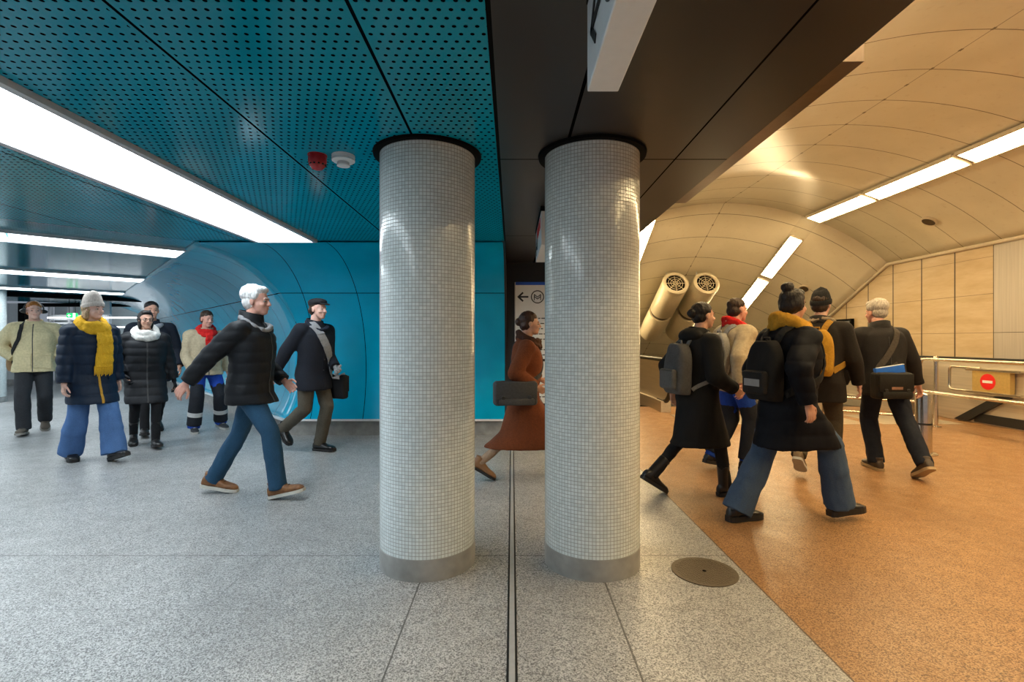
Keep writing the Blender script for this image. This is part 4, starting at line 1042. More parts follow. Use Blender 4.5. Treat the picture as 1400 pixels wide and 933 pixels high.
def coat(p, mat, hem=0.42, bulk=1.08, sleeve=1.0, name='coat', puff=None, amp=0.006, flare=0.0, collar=True, cuff=True, collar_h=0.035, waist=None, hood=False, freq=7.0, voxel=0.0115):
    H = p.H; b = MB(); rings = []; fs = [0.86, 0.845, 0.83, 0.815, 0.80, 0.77, 0.74, 0.70, 0.66, 0.62, 0.58, 0.545, 0.51, 0.48]
    fs = [f for f in fs if f > hem + 0.012]
    f = min(fs) - 0.03
    while f > hem + 0.012: fs.append(f); f -= 0.03
    fs.append(hem)
    hem_rz = p.S(hem).z
    for f in fs:
        hw, hd, cx = interp(TORSO, f)
        bk = bulk if f < 0.82 else 1 + (bulk - 1) * 0.6
        hw *= bk * H; hd *= bk * H; c = p.S(f, cx)
        if p.female and 0.58 < f < 0.76: hd *= 1.03
        if waist and 0.55 < f < 0.68: hw *= waist; hd *= waist
        xc = c.x; yc = 0
        if f < 0.52:
            pts = [legxy(p, s, c.z) for s in 'LR']; r = (0.064 - 0.012 * min(1, (0.52 - f) / 0.2)) * H * max(bulk, 1.12)
            sl = [r / max(0.62, abs((p.knee[s] - p.hipj[s]).normalized().z)) for s in 'LR']
            x0 = min(q.x - e_ for q, e_ in zip(pts, sl)); x1 = max(q.x + e_ for q, e_ in zip(pts, sl))
            k = min(1, (0.53 - f) / 0.06)
            hd2 = max(hd, (x1 - x0) / 2); xc2 = (x0 + x1) / 2
            hd = hd + (hd2 - hd) * k; xc = xc + (xc2 - xc) * k * 0.9
            hw = max(hw, max(abs(q.y) for q in pts) + r) + flare * (0.52 - f) * H; hd += flare * (0.52 - f) * H
        ring = []
        n = 32; e = 2 / 2.35
        for j in range(n):
            a = 2 * PI * j / n; ca, sa = math.cos(a), math.sin(a)
            ring.append(V3(xc + hd * math.copysign(abs(ca) ** e, ca), yc + hw * math.copysign(abs(sa) ** e, sa), c.z))
        rings.append(ring)
    b.loft(rings)
    ctr = [sum(r, V3(0, 0, 0)) / len(r) for r in rings]
    p.tb = BVHTree.FromPolygons([Vector(v) for v in b.V], b.Fc); p.tz = [(c.z, c) for c in ctr]
    for s, q in (('L', 1), ('R', -1)):
        sl = sleeve * H
        d = (p.wr[s] - p.elb[s]).normalized()
        b.capsule(p.S(0.806, -0.008, 0.03 * q), p.sh[s], 0.042 * sl, 0.045 * sl, 16)
        b.capsule(p.sh[s], p.elb[s], 0.045 * sl, 0.040 * sl, 16)
        b.capsule(p.elb[s], p.wr[s] - d * 0.012 * H, 0.040 * sl, 0.030 * sl, 16, flat_b=True)
    o = b.build(name, mat, p.root, voxel=voxel, sm=3, fn=fold_fn(amp, freq, random.random() * 20, puff, hem_rz))
    p.coat = o; p.cmat = mat
    me = o.data
    p.bvh = BVHTree.FromPolygons([v.co for v in me.vertices], [tuple(q.vertices) for q in me.polygons])
    if collar:
        c = MB(); seg = 32; prof = [(0.0, 0.066, 0.060), (0.3, 0.060, 0.056), (1.0, 0.056, 0.054), (1.05, 0.050, 0.048), (0.5, 0.050, 0.048)]
        rr = []
        for k, wy, wx in prof:
            ctr = p.S(0.835, -0.010) + V3(0, 0, k * collar_h * H)
            rr.append([ctr + V3(wx * H * math.cos(2 * PI * j / seg) , wy * H * 0.92 * math.sin(2 * PI * j / seg), -0.012 * H * math.cos(2 * PI * j / seg)) for j in range(seg)])
        c.loft(rr); c.build('collar', mat, o, angle=70)
    if hood:
        c = MB(); c.ell(p.S(0.835, -0.055), (0.055 * H, 0.085 * H, 0.042 * H)); c.ell(p.S(0.85, -0.03, 0.04), (0.05 * H, 0.03 * H, 0.03 * H)); c.ell(p.S(0.85, -0.03, -0.04), (0.05 * H, 0.03 * H, 0.03 * H))
        c.build('hood', mat, o, voxel=0.011, sm=2, fn=fold_fn(0.006, 10, 3))
    if cuff:
        for s in 'LR':
            d = (p.wr[s] - p.elb[s]).normalized(); c = MB()
            c.capsule(p.wr[s] - d * 0.028 * H, p.wr[s] - d * 0.008 * H, 0.0305 * sleeve * H, 0.0295 * sleeve * H, 20, True, True); c.build('sleeve_cuff', mat, o)
    return o

def near(p, q):
    r = p.tb.find_nearest(q); c = min(p.tz, key=lambda t: abs(t[0] - r[0].z))[1]
    n = r[1] if r[1].dot(r[0] - c) > 0 else -r[1]
    return r[0], n

def surf(p, x, y, z, dirx=-1):
    """point and normal of the coat met from the front (dirx -1) or the back"""
    h = p.bvh.ray_cast(V3(-dirx * 1.5 + x, y, z), V3(dirx, 0, 0))
    if h[0] is None:
        h = p.bvh.find_nearest(V3(x, y, z))
    return h[0], h[1]

def front_strip(p, name, mat, y, f0, f1, w, th=0.004, par=None, back=False):
    pts = []; nr = []
    n = 24
    for i in range(n + 1):
        z = p.S(f0 + (f1 - f0) * i / n).z
        q, nn = surf(p, 0, y, z, 1 if back else -1); pts.append(q + nn * 0.003); nr.append(nn)
    b = MB(); b.ribbon(pts, nr, w, th); return b.build(name, mat, par or p.coat, smooth=False)

def pocket(p, name, mat, y, f, w, h, tilt=0.0, back=False):
    pts = []; nr = []
    for i in range(7):
        z = p.S(f).z - h / 2 + h * i / 6
        q, nn = surf(p, 0, y + tilt * (i / 6 - 0.5), z, 1 if back else -1); pts.append(q + nn * 0.004); nr.append(nn)
    b = MB(); b.ribbon(pts, nr, w, 0.008); return b.build(name, mat, p.coat, smooth=False)

def buttons(p, mat, y, fs):
    for f in fs:
        q, nn = surf(p, 0, y, p.S(f).z); R = nn.to_track_quat('Z', 'Y').to_matrix()
        b = MB(); b.ell(q + nn * 0.004, (0.011, 0.011, 0.004), R, 12, 6); b.build('button', mat, p.coat)

def strap_pts(p, pts, off=0.012, n=9):
    """densify and lay on the coat"""
    out = []; nr = []
    P_ = [Vector(q) for q in pts]
    for a, c in zip(P_, P_[1:]):
        for i in range(n):
            q = a + (c - a) * i / n; r = near(p, q); out.append(r[0] + r[1] * off); nr.append(r[1])
    r = near(p, P_[-1]); out.append(r[0] + r[1] * off); nr.append(r[1])
    for _ in range(3):
        out = [out[0]] + [(out[i - 1] + out[i] * 2 + out[i + 1]) / 4 for i in range(1, len(out) - 1)] + [out[-1]]
    res = []
    for q, nn in zip(out, nr):
        r = near(p, q); d = (q - r[0]).dot(r[1])
        res.append(q if d > off * 0.7 else r[0] + r[1] * off * 0.8)
    return res, nr

def trousers(p, mat, thigh=1.0, hemr=0.030, name='trousers', amp=0.006, hem_lift=0.0, knee=None, length=1.0, belt=True):
    H = p.H; b = MB(); rings = []
    for f in (0.60, 0.56, 0.53, 0.50, 0.475, 0.455):
        hw, hd, cx = interp(TORSO, f); hw *= 0.90; hd *= 0.88
        if f < 0.48: hw *= 0.8; hd *= 0.75
        rings.append([p.S(f, cx + hd * math.cos(2 * PI * j / 24), hw * math.sin(2 * PI * j / 24)) for j in range(24)])
    b.loft(rings)
    for s in 'LR':
        hj, kn, an = p.hipj[s], p.knee[s], p.ank[s]
        kr = (knee or 0.036) * H
        b.capsule(hj + V3(0, 0, 0.0), kn, 0.056 * thigh * H, kr * thigh, 18)
        d = (an - kn).normalized(); e = kn + (an - kn) * length + d * (0.018 * H if length >= 1 else 0)
        b.capsule(kn, e, kr * thigh, hemr * H, 18, flat_b=True)
        b.capsule(kn, kn + (an - kn) * 0.45, kr * thigh, (kr * thigh + hemr * H) / 2 * 1.04, 18)
    o = b.build(name, mat, p.root, voxel=0.010, sm=2, fn=fold_fn(amp, 11.0, random.random() * 20))
    p.trousers = o; return o

FOOT = [(-0.092, .022, .060), (-0.083, .033, .095), (-0.055, .041, .118), (-0.015, .042, .122), (0.02, .041, .112), (0.055, .043, .092), (0.09, .048, .075), (0.13, .052, .066), (0.165, .048, .060), (0.192, .037, .050), (0.207, .020, .036)]
def shoes(p, mat, sole, boot=0.0, chunk=1.0, name='shoe', lace=None):
    k = p.H / 1.75; ah = 0.055 * p.H; sh = 0.024 * chunk
    for s in 'LR':
        a, fy = p.fp[s]; A = p.ank[s]
        R = Matrix.Rotation(fy, 3, 'Z') @ Matrix.Rotation(-a, 3, 'Y')
        bend = 1.0
        def T(x, y, z): return A + R @ V3(x * k, y * k, -ah + z * k)
        b = MB(); rings = []
        for x, hw, top in FOOT:
            r = []
            for j in range(20):
                an = 2 * PI * j / 20; zz = math.sin(an); yy = math.cos(an)
                z0 = sh * 0.7; zc = (z0 + top) / 2; hh = (top - z0) / 2
                wy = hw * (1.0 if zz < 0 else (1 - 0.45 * zz ** 2 if x < 0.05 else 1 - 0.25 * zz ** 2))
                r.append(T(x, wy * math.copysign(abs(yy) ** 0.7, yy), zc + hh * math.copysign(abs(zz) ** 0.75, zz)))
            rings.append(r)
        b.loft(rings)
        if boot: 
            ax = (p.knee[s] - A).normalized()
            b.capsule(T(-0.028, 0, 0.06), A + ax * boot * p.H, 0.046 * k, 0.056 * k, 18, flat_b=True)
        else: b.capsule(T(-0.028, 0, 0.05), T(-0.034, 0, 0.135), 0.042 * k, 0.046 * k, 16, flat_b=True)
        o = b.build(name, mat, p.root, voxel=0.0065, sm=2)
        b = MB(); poly = []
        for x, hw, top in FOOT: poly.append((x - 0.002 if x < 0 else x + 0.003, hw + 0.004))
        poly = poly + [(x, -w) for x, w in reversed(poly)]
        b.loft([[T(x, y, 0.0) for x, y in poly], [T(x, y, sh) for x, y in poly]]); b.build('sole', sole, o, smooth=False)
        if lace:
            b = MB()
            for x in (0.03, 0.05, 0.07, 0.09):
                t = dict((q[0], q) for q in FOOT); top = np.interp(x, [q[0] for q in FOOT], [q[2] for q in FOOT])
                b.tube([T(x, -0.022, top - 0.006), T(x + 0.006, 0, top + 0.004), T(x, 0.022, top - 0.006)], 0.0035, 6)
            b.build('laces', lace, o)

def scarf(p, mat, bulk=1.0, tail=None, name='scarf', layers=2):
    H = p.H; b = MB(); seg = 26
    for i in range(layers):
        c = p.S(0.832 + 0.022 * i, 0.010 - 0.006 * i); pts = []
        for j in range(seg):
            a = 2 * PI * j / seg
            pts.append(c + V3((0.062 - 0.004 * i) * H * math.cos(a), (0.064 - 0.006 * i) * H * math.sin(a), (-0.027 * math.cos(a) + 0.008 * math.sin(2 * a + i * 2)) * H))
        b.tube(pts, [0.022 * H * bulk * (1 + 0.15 * math.sin(3 * j * 2 * PI / seg + i)) for j in range(seg)], 12, True)
    o = b.build(name, mat, p.root, voxel=0.009, sm=2, fn=fold_fn(0.008, 26.0, random.random() * 9))
    if tail:
        y0, f0, f1, w = tail; pts = []; nr = []
        n = 22
        for i in range(n + 1):
            f = f0 + (f1 - f0) * i / n; q, nn = surf(p, 0, y0 * H, p.S(f).z); pts.append(q + nn * (0.018 + 0.012 * (1 - i / n))); nr.append(nn)
        b = MB(); b.ribbon(pts, nr, [w * (0.8 + 0.2 * i / n) for i in range(n + 1)], 0.026)
        t = b.build('scarf_tail', mat, o, voxel=0.008, sm=1, fn=fold_fn(0.008, 24.0, 4.0))
        b = MB(); e = pts[-1]; d = (pts[-1] - pts[-3]).normalized(); sd = d.cross(nr[-1]).normalized()
        for i in range(14):
            a = e + sd * w * (i / 13 - 0.5); b.capsule(a - d * 0.01, a + d * (0.07 + 0.01 * (i % 3)), 0.007, 0.004, 6)
        b.build('fringe', mat, o)
    return o

def gloves(p, mat, sides='LR', curl=0.5):
    for s in sides:
        q = 1 if s == 'L' else -1
        b = MB(); d = (p.wr[s] - p.elb[s]).normalized(); k = p.H / 1.75
        hand(b, p.wr[s], d, V3(0, -q, 0), V3(1, 0, 0.25), k * 1.12, curl)
        b.capsule(p.wr[s] - d * 0.05, p.wr[s] + d * 0.01, 0.030 * k, 0.028 * k, 14)
        b.build('glove', mat, p.root, voxel=0.0052, sm=1)

# -------------------------------------------------- carried things
def held(p, name, label, cat, base, group=None):
    base = Vector(base); R = Matrix.Rotation(p.yaw, 3, 'Z')
    t = thing(name, label, cat, p.root.location + R @ base, p.yaw, group)
    return t, base

def backpack(p, label, mat, mat2, f=0.68, w=0.30, h=0.44, d=0.15, strapc=None, patch=None, slim=1.0, yoff=0.0, sides='LR'):
    H = p.H; zc = p.S(f).z
    q, nn = surf(p, 0, 0, zc, 1)
    c = V3(q.x - d / 2 + 0.012, yoff, zc)
    for zz in (zc + h * 0.4, zc - h * 0.4):
        q2, _ = surf(p, 0, 0, zz, 1); c.x = min(c.x, q2.x - d / 2 + 0.035)
    t, base = held(p, 'backpack', label, 'backpack', (c.x, yoff, zc - h / 2))
    b = MB(base); rings = []
    for i in range(13):
        k = i / 12; z = zc - h / 2 + h * k
        ww = w / 2 * (1.0 if k < 0.6 else math.sqrt(max(0.05, 1 - ((k - 0.6) / 0.46) ** 2))) * (0.86 + 0.14 * min(1, k / 0.12))
        dd = d / 2 * (1.05 - 0.35 * k) * (0.8 + 0.2 * min(1, k / 0.12))
        rings.append([V3(c.x + d * 0.5 - dd + dd * math.copysign(abs(math.cos(a)) ** 0.6, math.cos(a)) - d * 0.0, yoff + ww * math.copysign(abs(math.sin(a)) ** 0.6, math.sin(a)), z) for a in [2 * PI * j / 28 for j in range(28)]])
    b.loft(rings); b.build('bag_body', mat, t, voxel=0.009, sm=3, fn=fold_fn(0.006, 9.0, random.random() * 9))
    b = MB(base); b.box((c.x - d * 0.5 + 0.002, yoff, zc - h * 0.20), (0.05, w * 0.74, h * 0.40), None, 0.024, 4); b.build('front_pocket', mat2, t)
    b = MB(base); b.tube([(c.x - d * 0.5 - 0.022, yoff - w * 0.33, zc - h * 0.03), (c.x - d * 0.5 - 0.024, yoff, zc - h * 0.02), (c.x - d * 0.5 - 0.022, yoff + w * 0.33, zc - h * 0.03)], 0.004, 6); b.build('zipper', M['rubber'], t)
    b = MB(base); b.tube([(c.x + d * 0.2, yoff - 0.03, zc + h * 0.47), (c.x + d * 0.2, yoff - 0.025, zc + h * 0.55), (c.x + d * 0.2, yoff + 0.025, zc + h * 0.55), (c.x + d * 0.2, yoff + 0.03, zc + h * 0.47)], 0.008, 8); b.build('grab_handle', strapc or mat2, t)
    if patch:
        b = MB(base); b.box((c.x - d * 0.5 - 0.025, yoff, zc - h * 0.20), (0.004, w * 0.5, h * 0.12), None, 0.001, 1); b.build('label_patch', patch, t, smooth=False)
    for s, q in (('L', 1), ('R', -1)):
        if s not in sides: continue
        pts = [(c.x + d * 0.4, yoff + 0.05 * q, zc + h * 0.46), p.S(0.86, -0.02, 0.056 * q), p.S(0.80, 0.07, 0.064 * q), p.S(0.72, 0.09, 0.075 * q), p.S(0.65, 0.06, 0.10 * q), (c.x + d * 0.4, yoff + w * 0.44 * q, zc - h * 0.40)]
        o, n = strap_pts(p, pts); b = MB(base); b.ribbon(o, n, 0.052 * slim, 0.010); b.build('shoulder_strap', strapc or mat2, t, smooth=False)
    return t

def crossbag(p, name, label, cat, mat, c, size, shoulder, strapw=0.05, strapc=None, rot=0.0, flap=True, patch=None, chest=None):
    """bag on a strap laid across the body. c: bag centre (local), shoulder: 'L'/'R' the strap lies on"""
    c = Vector(c); R = Matrix.Rotation(rot, 3, 'Z'); l, d, h = size
    t, base = held(p, name, label, cat, c - V3(0, 0, h / 2))
    b = MB(base); b.box(c, (l, d, h), R, min(d * 0.3, 0.03), 4); b.build('bag_body', mat, t, voxel=0.009, sm=2, fn=fold_fn(0.004, 10.0, 2.0))
    side = R @ V3(0, 1, 0); out = side if side.dot(V3(c.x, c.y, 0)) > 0 else -side
    if flap:
        b = MB(base); b.box(c + out * (d * 0.5 + 0.004) + V3(0, 0, h * 0.12), (l * 0.94, 0.022, h * 0.66), R, 0.009, 2); b.build('flap', mat, t)
        b = MB(base); b.box(c + out * (d * 0.5 + 0.010) - V3(0, 0, h * 0.33), (l * 0.80, 0.034, h * 0.26), R, 0.012, 2); b.build('pocket', mat, t)
        b = MB(base)
        for q in (-0.3, 0.3):
            b = MB(base); b.box(c + out * (d * 0.5 + 0.018) + R @ V3(l * q, 0, 0) - V3(0, 0, h * 0.18), (0.03, 0.012, 0.04), R, 0.003, 1); b.build('buckle', M['rubber'], t)
    if patch:
        b = MB(base); b.box(c + out * (d * 0.5 + 0.018) - V3(0, 0, h * 0.08), (l * 0.3, 0.004, h * 0.10), R, 0.001, 1); b.build('label_patch', patch, t, smooth=False)
    q = 1 if shoulder == 'L' else -1
    e = R @ V3(1, 0, 0) * l * 0.45
    a = c + V3(0, 0, h * 0.42)
    top = p.S(0.852, -0.012, 0.058 * q)
    fr = chest or [p.S(0.76, 0.10, 0.03 * q), p.S(0.66, 0.09, -0.03 * q)]
    bk = [p.S(0.76, -0.10, 0.03 * q), p.S(0.66, -0.09, -0.03 * q)]
    fa, ba = (a + e, a - e) if (a + e).x > (a - e).x else (a - e, a + e)
    for path, nm in (([top] + fr + [fa], 'strap'), ([top] + bk + [ba], 'strap')):
        o, n = strap_pts(p, path, 0.010)
        b = MB(base); b.ribbon(o + [path[-1]], n + [n[-1]], strapw, 0.007); b.build(nm, strapc or mat, t, smooth=False)
    return t

def std_feet(stride=0.2, wide=0.05, lead='R', heel=12, toe=-28, lift=0.0):
    o = 'L' if lead == 'R' else 'R'
    sg = {'L': 1, 'R': -1}
    return {lead: (stride, wide * sg[lead], 0, heel, 4 * sg[lead]), o: (-stride * 1.05, wide * sg[o], lift, toe, 5 * sg[o])}

def swing(fwd='L', a=0.14, w=0.155, z=0.50):
    o = 'L' if fwd == 'R' else 'R'; sg = {'L': 1, 'R': -1}
    return {fwd: (a, sg[fwd] * w, z + 0.01), o: (-a * 1.1, sg[o] * w, z + 0.005)}
def col(name, r, g, b, **k): return cloth(name, srgb(r, g, b), **k)

def at(sx, d): return ((sx - 700) / F * d, d)

def build_people():
    pale = ('pale_skin', (0.70, 0.44, 0.35, 1)); warm = ('warm_skin', (0.60, 0.35, 0.25, 1)); ruddy = ('ruddy_skin', (0.64, 0.35, 0.27, 1))
    black = M['rubber']
    dark_shoe = plain('black_leather', (0.014, 0.013, 0.013, 1), 0.28, 0, 0.5, 0.2, 40)
    darksole = plain('black_sole', (0.012, 0.011, 0.011, 1), 0.55)
    brown_hair = hair_mat('brown_hair', (0.045, 0.025, 0.014, 1)); dark_hair = hair_mat('dark_hair', (0.014, 0.010, 0.009, 1))
    ginger = hair_mat('ginger_hair', (0.42, 0.15, 0.03, 1)); white_hair = hair_mat('white_hair', (0.72, 0.72, 0.72, 1)); grey_hair = hair_mat('grey_hair', (0.50, 0.46, 0.40, 1))
    seam = plain('dark_seam', (0.03, 0.03, 0.03, 1), 0.6)

    # 1 -- headphones man
    x, y = at(47, 7.05)
    p = person('man with ginger hair and black headphones in a khaki yellow jacket, at the far left', 1.84, (x, y), -52,
               {'L': (-0.12, 0.05, 0.0, -22, 6), 'R': (0.08, -0.05, 0, 6, -6)}, {'L': (0.004, 0.105, 0.575, (-0.5, 1.0, -0.2)), 'R': (0.004, -0.105, 0.575, (-0.5, -1.0, -0.2))}, pale, 1, head_yaw=12, curl=0.7)
    hair(p, ginger, 'short', 0.004); brows(p, ginger)
    kh = cloth('khaki_yellow_cotton', (0.60, 0.51, 0.30, 1), 0.8, 45)
    coat(p, kh, 0.47, 1.18, 1.2, 'jacket', None, 0.010, collar_h=0.032, freq=6)
    front_strip(p, 'zipper', seam, 0.0, 0.835, 0.475, 0.012); front_strip(p, 'placket', kh, 0.022, 0.83, 0.475, 0.035)
    for q in (-1, 1):
        pocket(p, 'pocket', kh, 0.10 * q, 0.545, 0.17, 0.17); pocket(p, 'pocket_flap', kh, 0.10 * q, 0.60, 0.175, 0.05)
    trousers(p, cloth('charcoal_trousers', (0.030, 0.032, 0.037, 1)), 1.08, 0.045, knee=0.043)
    shoes(p, plain('taupe_suede', (0.10, 0.08, 0.06, 1), 0.8), plain('grey_sole', (0.25, 0.23, 0.2, 1), 0.7), lace=black)
    t, base = held(p, 'headphones', 'black over-ear headphones worn by the ginger haired man', 'headphones', p.hc)
    b = MB(base); b.tube([p.hp(-0.012, 0.097 * math.cos(a), 0.03 + 0.103 * math.sin(a)) for a in [PI * i / 16 for i in range(17)]], 0.009, 8); b.build('headband', black, t)
    for q in (-1, 1):
        b = MB(base); b.capsule(p.hp(-0.008, 0.082 * q, 0.0), p.hp(-0.008, 0.105 * q, 0.0), 0.040, 0.036, 20, True, False, sx=1.0, sy=0.8); b.build('ear_cup', black, t)
    backpack(p, 'tan backpack with a black strap on the back of the headphones man', cloth('tan_canvas', (0.30, 0.19, 0.10, 1)), cloth('tan_canvas_dark', (0.24, 0.15, 0.08, 1)), 0.60, 0.36, 0.46, 0.17, cloth('black_webbing', (0.015, 0.015, 0.016, 1)), slim=0.8, yoff=-0.13, sides='R')

    # 2 -- yellow scarf woman
    x, y = at(124, 5.42)
    p = person('woman in a pale beanie, mustard yellow scarf, navy padded coat and wide blue jeans', 1.76, (x, y), -26,
               {'R': (-0.12, -0.05, 0, -4, -14), 'L': (0.16, 0.05, 0.0, 16, 4)}, {'R': (0.04, -0.15, 0.47), 'L': (-0.01, 0.155, 0.475)}, pale, 3, female=True, head_yaw=18, curl=0.6)
    hair(p, hair_mat('fair_hair', (0.40, 0.27, 0.15, 1)), 'long')
    beanie(p, rib_mat('cream_knit', (0.52, 0.46, 0.41, 1)), 0.05); brows(p, brown_hair)
    navy = cloth('navy_nylon', (0.006, 0.014, 0.032, 1), 0.55, 40, 0.2, spec=0.22)
    coat(p, navy, 0.36, 1.18, 1.18, 'padded_coat', (0.105, 0.012), 0.008, flare=0.04, hood=True)
    must = cloth('mustard_wool', (0.66, 0.36, 0.02, 1), 0.95, 90, 0.5)
    front_strip(p, 'zipper', cloth('mustard_lining', (0.45, 0.24, 0.03, 1)), 0.0, 0.80, 0.365, 0.022)
    for q in (-1, 1): pocket(p, 'pocket', navy, 0.10 * q, 0.55, 0.03, 0.17)
    scarf(p, must, 1.25, (0.02, 0.83, 0.58, 0.17), layers=2)
    denim = cloth('blue_denim', (0.070, 0.150, 0.330, 1), 0.85, 140, 0.3)
    trousers(p, denim, 1.1, 0.066, 'jeans', 0.008, knee=0.048)
    shoes(p, dark_shoe, darksole, 0.0, 1.5)

    # 3 -- white scarf woman
    x, y = at(199, 6.12)
    p = person('woman with glasses and a bulky white scarf in a long black padded coat', 1.66, (x, y), -48,
               {'L': (0.10, 0.05, 0, 8, 3), 'R': (-0.14, -0.06, 0, -18, -6)}, {'R': (0.06, -0.14, 0.54, (-0.8, -0.8, -0.2)), 'L': (-0.01, 0.18, 0.47)}, warm, 2, female=True, head_yaw=8)
    hair(p, dark_hair, 'long'); brows(p, dark_hair)
    blk = cloth('black_padded_nylon', (0.011, 0.012, 0.015, 1), 0.6, 40, 0.2, spec=0.25)
    coat(p, blk, 0.33, 1.20, 1.2, 'padded_coat', (0.095, 0.010), 0.008, flare=0.03)
    front_strip(p, 'zipper', seam, 0.0, 0.80, 0.34, 0.014)
    scarf(p, cloth('white_wool', (0.66, 0.64, 0.60, 1), 0.95, 90, 0.5), 1.3, None, layers=2)
    gl = MB()
    for q in (-1, 1): gl.tube([p.hp(0.100, 0.031 * q + 0.022 * math.cos(a), 0.003 + 0.017 * math.sin(a)) for a in [2 * PI * i / 16 for i in range(16)]], 0.0026, 6, True); gl.tube([p.hp(0.098, 0.052 * q, 0.008), p.hp(0.0, 0.083 * q, 0.012)], 0.0022, 6)
    gl.tube([p.hp(0.100, -0.010, 0.006), p.hp(0.106, 0, 0.009), p.hp(0.100, 0.010, 0.006)], 0.0024, 6); gl.build('glasses', black, p.root)
    trousers(p, cloth('black_leggings', (0.014, 0.014, 0.016, 1)), 0.95, 0.026)
    shoes(p, dark_shoe, darksole, 0.13, 1.4, 'boot', black); gloves(p, blk, 'LR', 0.6)

    # 4 -- dark man behind
    x, y = at(207, 7.0)
    p = person('dark haired man in a navy coat walking behind the woman with the white scarf', 1.84, (x, y), -50,
               std_feet(0.13, 0.05, 'R', 10, -20), swing('L', 0.08, 0.17), warm, 2, head_yaw=5)
    hair(p, dark_hair, 'short'); brows(p, dark_hair)
    coat(p, cloth('dark_navy_wool', (0.010, 0.014, 0.024, 1)), 0.40, 1.16, 1.16, 'coat', None, 0.008)
    trousers(p, cloth('black_cotton', (0.013, 0.013, 0.015, 1))); shoes(p, dark_shoe, darksole)
    scarf(p, cloth('light_grey_collar_cloth', (0.28, 0.30, 0.33, 1)), 0.75, None, layers=1)

    # 5 -- beige jacket man
    x, y = at(281, 7.2)
    p = person('man in a beige work jacket, red scarf and blue trousers with dark knees', 1.72, (x, y), -44,
               {'R': (0.02, -0.09, 0, 0, -8), 'L': (-0.02, 0.12, 0.0, -6, 8)}, {'R': (0.10, -0.12, 0.52), 'L': (-0.04, 0.18, 0.49)}, ruddy, 5, head_yaw=10, head_pitch=-8)
    hair(p, brown_hair, 'short'); brows(p, brown_hair)
    beige = cloth('beige_canvas', (0.44, 0.36, 0.24, 1), 0.85, 45)
    coat(p, beige, 0.47, 1.16, 1.18, 'jacket', (0.13, 0.006), 0.011); front_strip(p, 'zipper', seam, 0.0, 0.83, 0.475, 0.012)
    for q in (-1, 1): pocket(p, 'pocket', beige, 0.09 * q, 0.56, 0.13, 0.13)
    redc = cloth('red_fleece', (0.60, 0.018, 0.016, 1), 0.9, 80, 0.4); scarf(p, redc, 0.9, (0.0, 0.83, 0.76, 0.10), layers=2)
    blue = cloth('work_blue', (0.012, 0.055, 0.34, 1))
    tr = trousers(p, blue, 1.1, 0.046, 'work_trousers', knee=0.043)
    dk = cloth('dark_knee_cloth', (0.016, 0.018, 0.024, 1)); refl = plain('reflective_band', (0.5, 0.5, 0.5, 1), 0.3)
    for s in 'LR':
        kn, an, hj = p.knee[s], p.ank[s], p.hipj[s]
        b = MB(); b.capsule(hj + (kn - hj) * 0.60, kn, 0.053 * p.H, 0.053 * p.H, 18, True); b.capsule(kn, kn + (an - kn) * 0.98, 0.053 * p.H, 0.054 * p.H, 18, flat_b=True)
        b.build('knee_panel', dk, tr, voxel=0.010, sm=1, fn=fold_fn(0.004, 11, 2))
        a = kn + (an - kn) * 0.52; c = kn + (an - kn) * 0.66
        b = MB(); b.capsule(a, c, 0.0555 * p.H, 0.056 * p.H, 20, True, True); b.build('reflective_band', refl, tr)
    shoes(p, plain('grey_black_trainer', (0.03, 0.03, 0.033, 1), 0.6), plain('pale_sole', (0.4, 0.4, 0.38, 1), 0.6), 0, 1.2, lace=plain('pale_lace', (0.5, 0.5, 0.5, 1)))

    # 6 -- white haired man in front
    x, y = at(342, 4.18)
    p = person('white haired man in a black padded jacket, blue jeans and brown shoes, striding right', 1.76, (x, y), 0,
               {'L': (-0.20, 0.05, 0.0, -10, 4), 'R': (0.155, -0.05, 0.0, 14, -4)}, {'R': (-0.22, -0.16, 0.53), 'L': (0.10, 0.14, 0.535)}, ruddy, 3, head_yaw=0, curl=0.45)
    hair(p, white_hair, 'full', 0.004); brows(p, white_hair)
    puff = cloth('black_down_nylon', (0.0085, 0.0095, 0.012, 1), 0.6, 40, 0.2, spec=0.2)
    coat(p, puff, 0.455, 1.16, 1.12, 'padded_jacket', (0.085, 0.008), 0.007, collar_h=0.05)
    front_strip(p, 'zipper', seam, 0.0, 0.84, 0.46, 0.014)
    scarf(p, cloth('grey_scarf_wool', (0.22, 0.22, 0.23, 1)), 0.6, None, layers=1)
    trousers(p, cloth('dark_blue_denim', (0.020, 0.066, 0.125, 1), 0.85, 140, 0.3), 1.0, 0.040, 'jeans', 0.007, knee=0.040)
    shoes(p, plain('brown_leather', (0.22, 0.095, 0.035, 1), 0.5, 0, 0.4, 0.25, 30), plain('white_sole', (0.6, 0.57, 0.5, 1), 0.6), lace=plain('brown_lace', (0.10, 0.045, 0.02, 1)))

    # 7 -- flat cap man
    x, y = at(428, 5.85)
    p = person('man in a dark flat cap and dark coat with a grey strap across his chest', 1.78, (x, y), -26,
               {'L': (0.02, 0.04, 0, 2, 6), 'R': (-0.21, -0.05, 0.035, -38, -4)}, {'L': (0.14, 0.06, 0.555), 'R': (-0.16, -0.17, 0.52)}, pale, 5, head_yaw=4)
    hair(p, brown_hair, 'short')
    b = MB(); b.ell(p.hp(-0.01, 0, 0.088), (0.118 * p.hs, 0.094 * p.hs, 0.047 * p.hs), p.HR); b.ell(p.hp(-0.03, 0, 0.07), (0.092 * p.hs, 0.088 * p.hs, 0.05 * p.hs), p.HR)
    capm = cloth('charcoal_tweed', (0.022, 0.022, 0.024, 1), 0.9, 120); o = b.build('flat_cap', capm, p.root, voxel=0.006, sm=2)
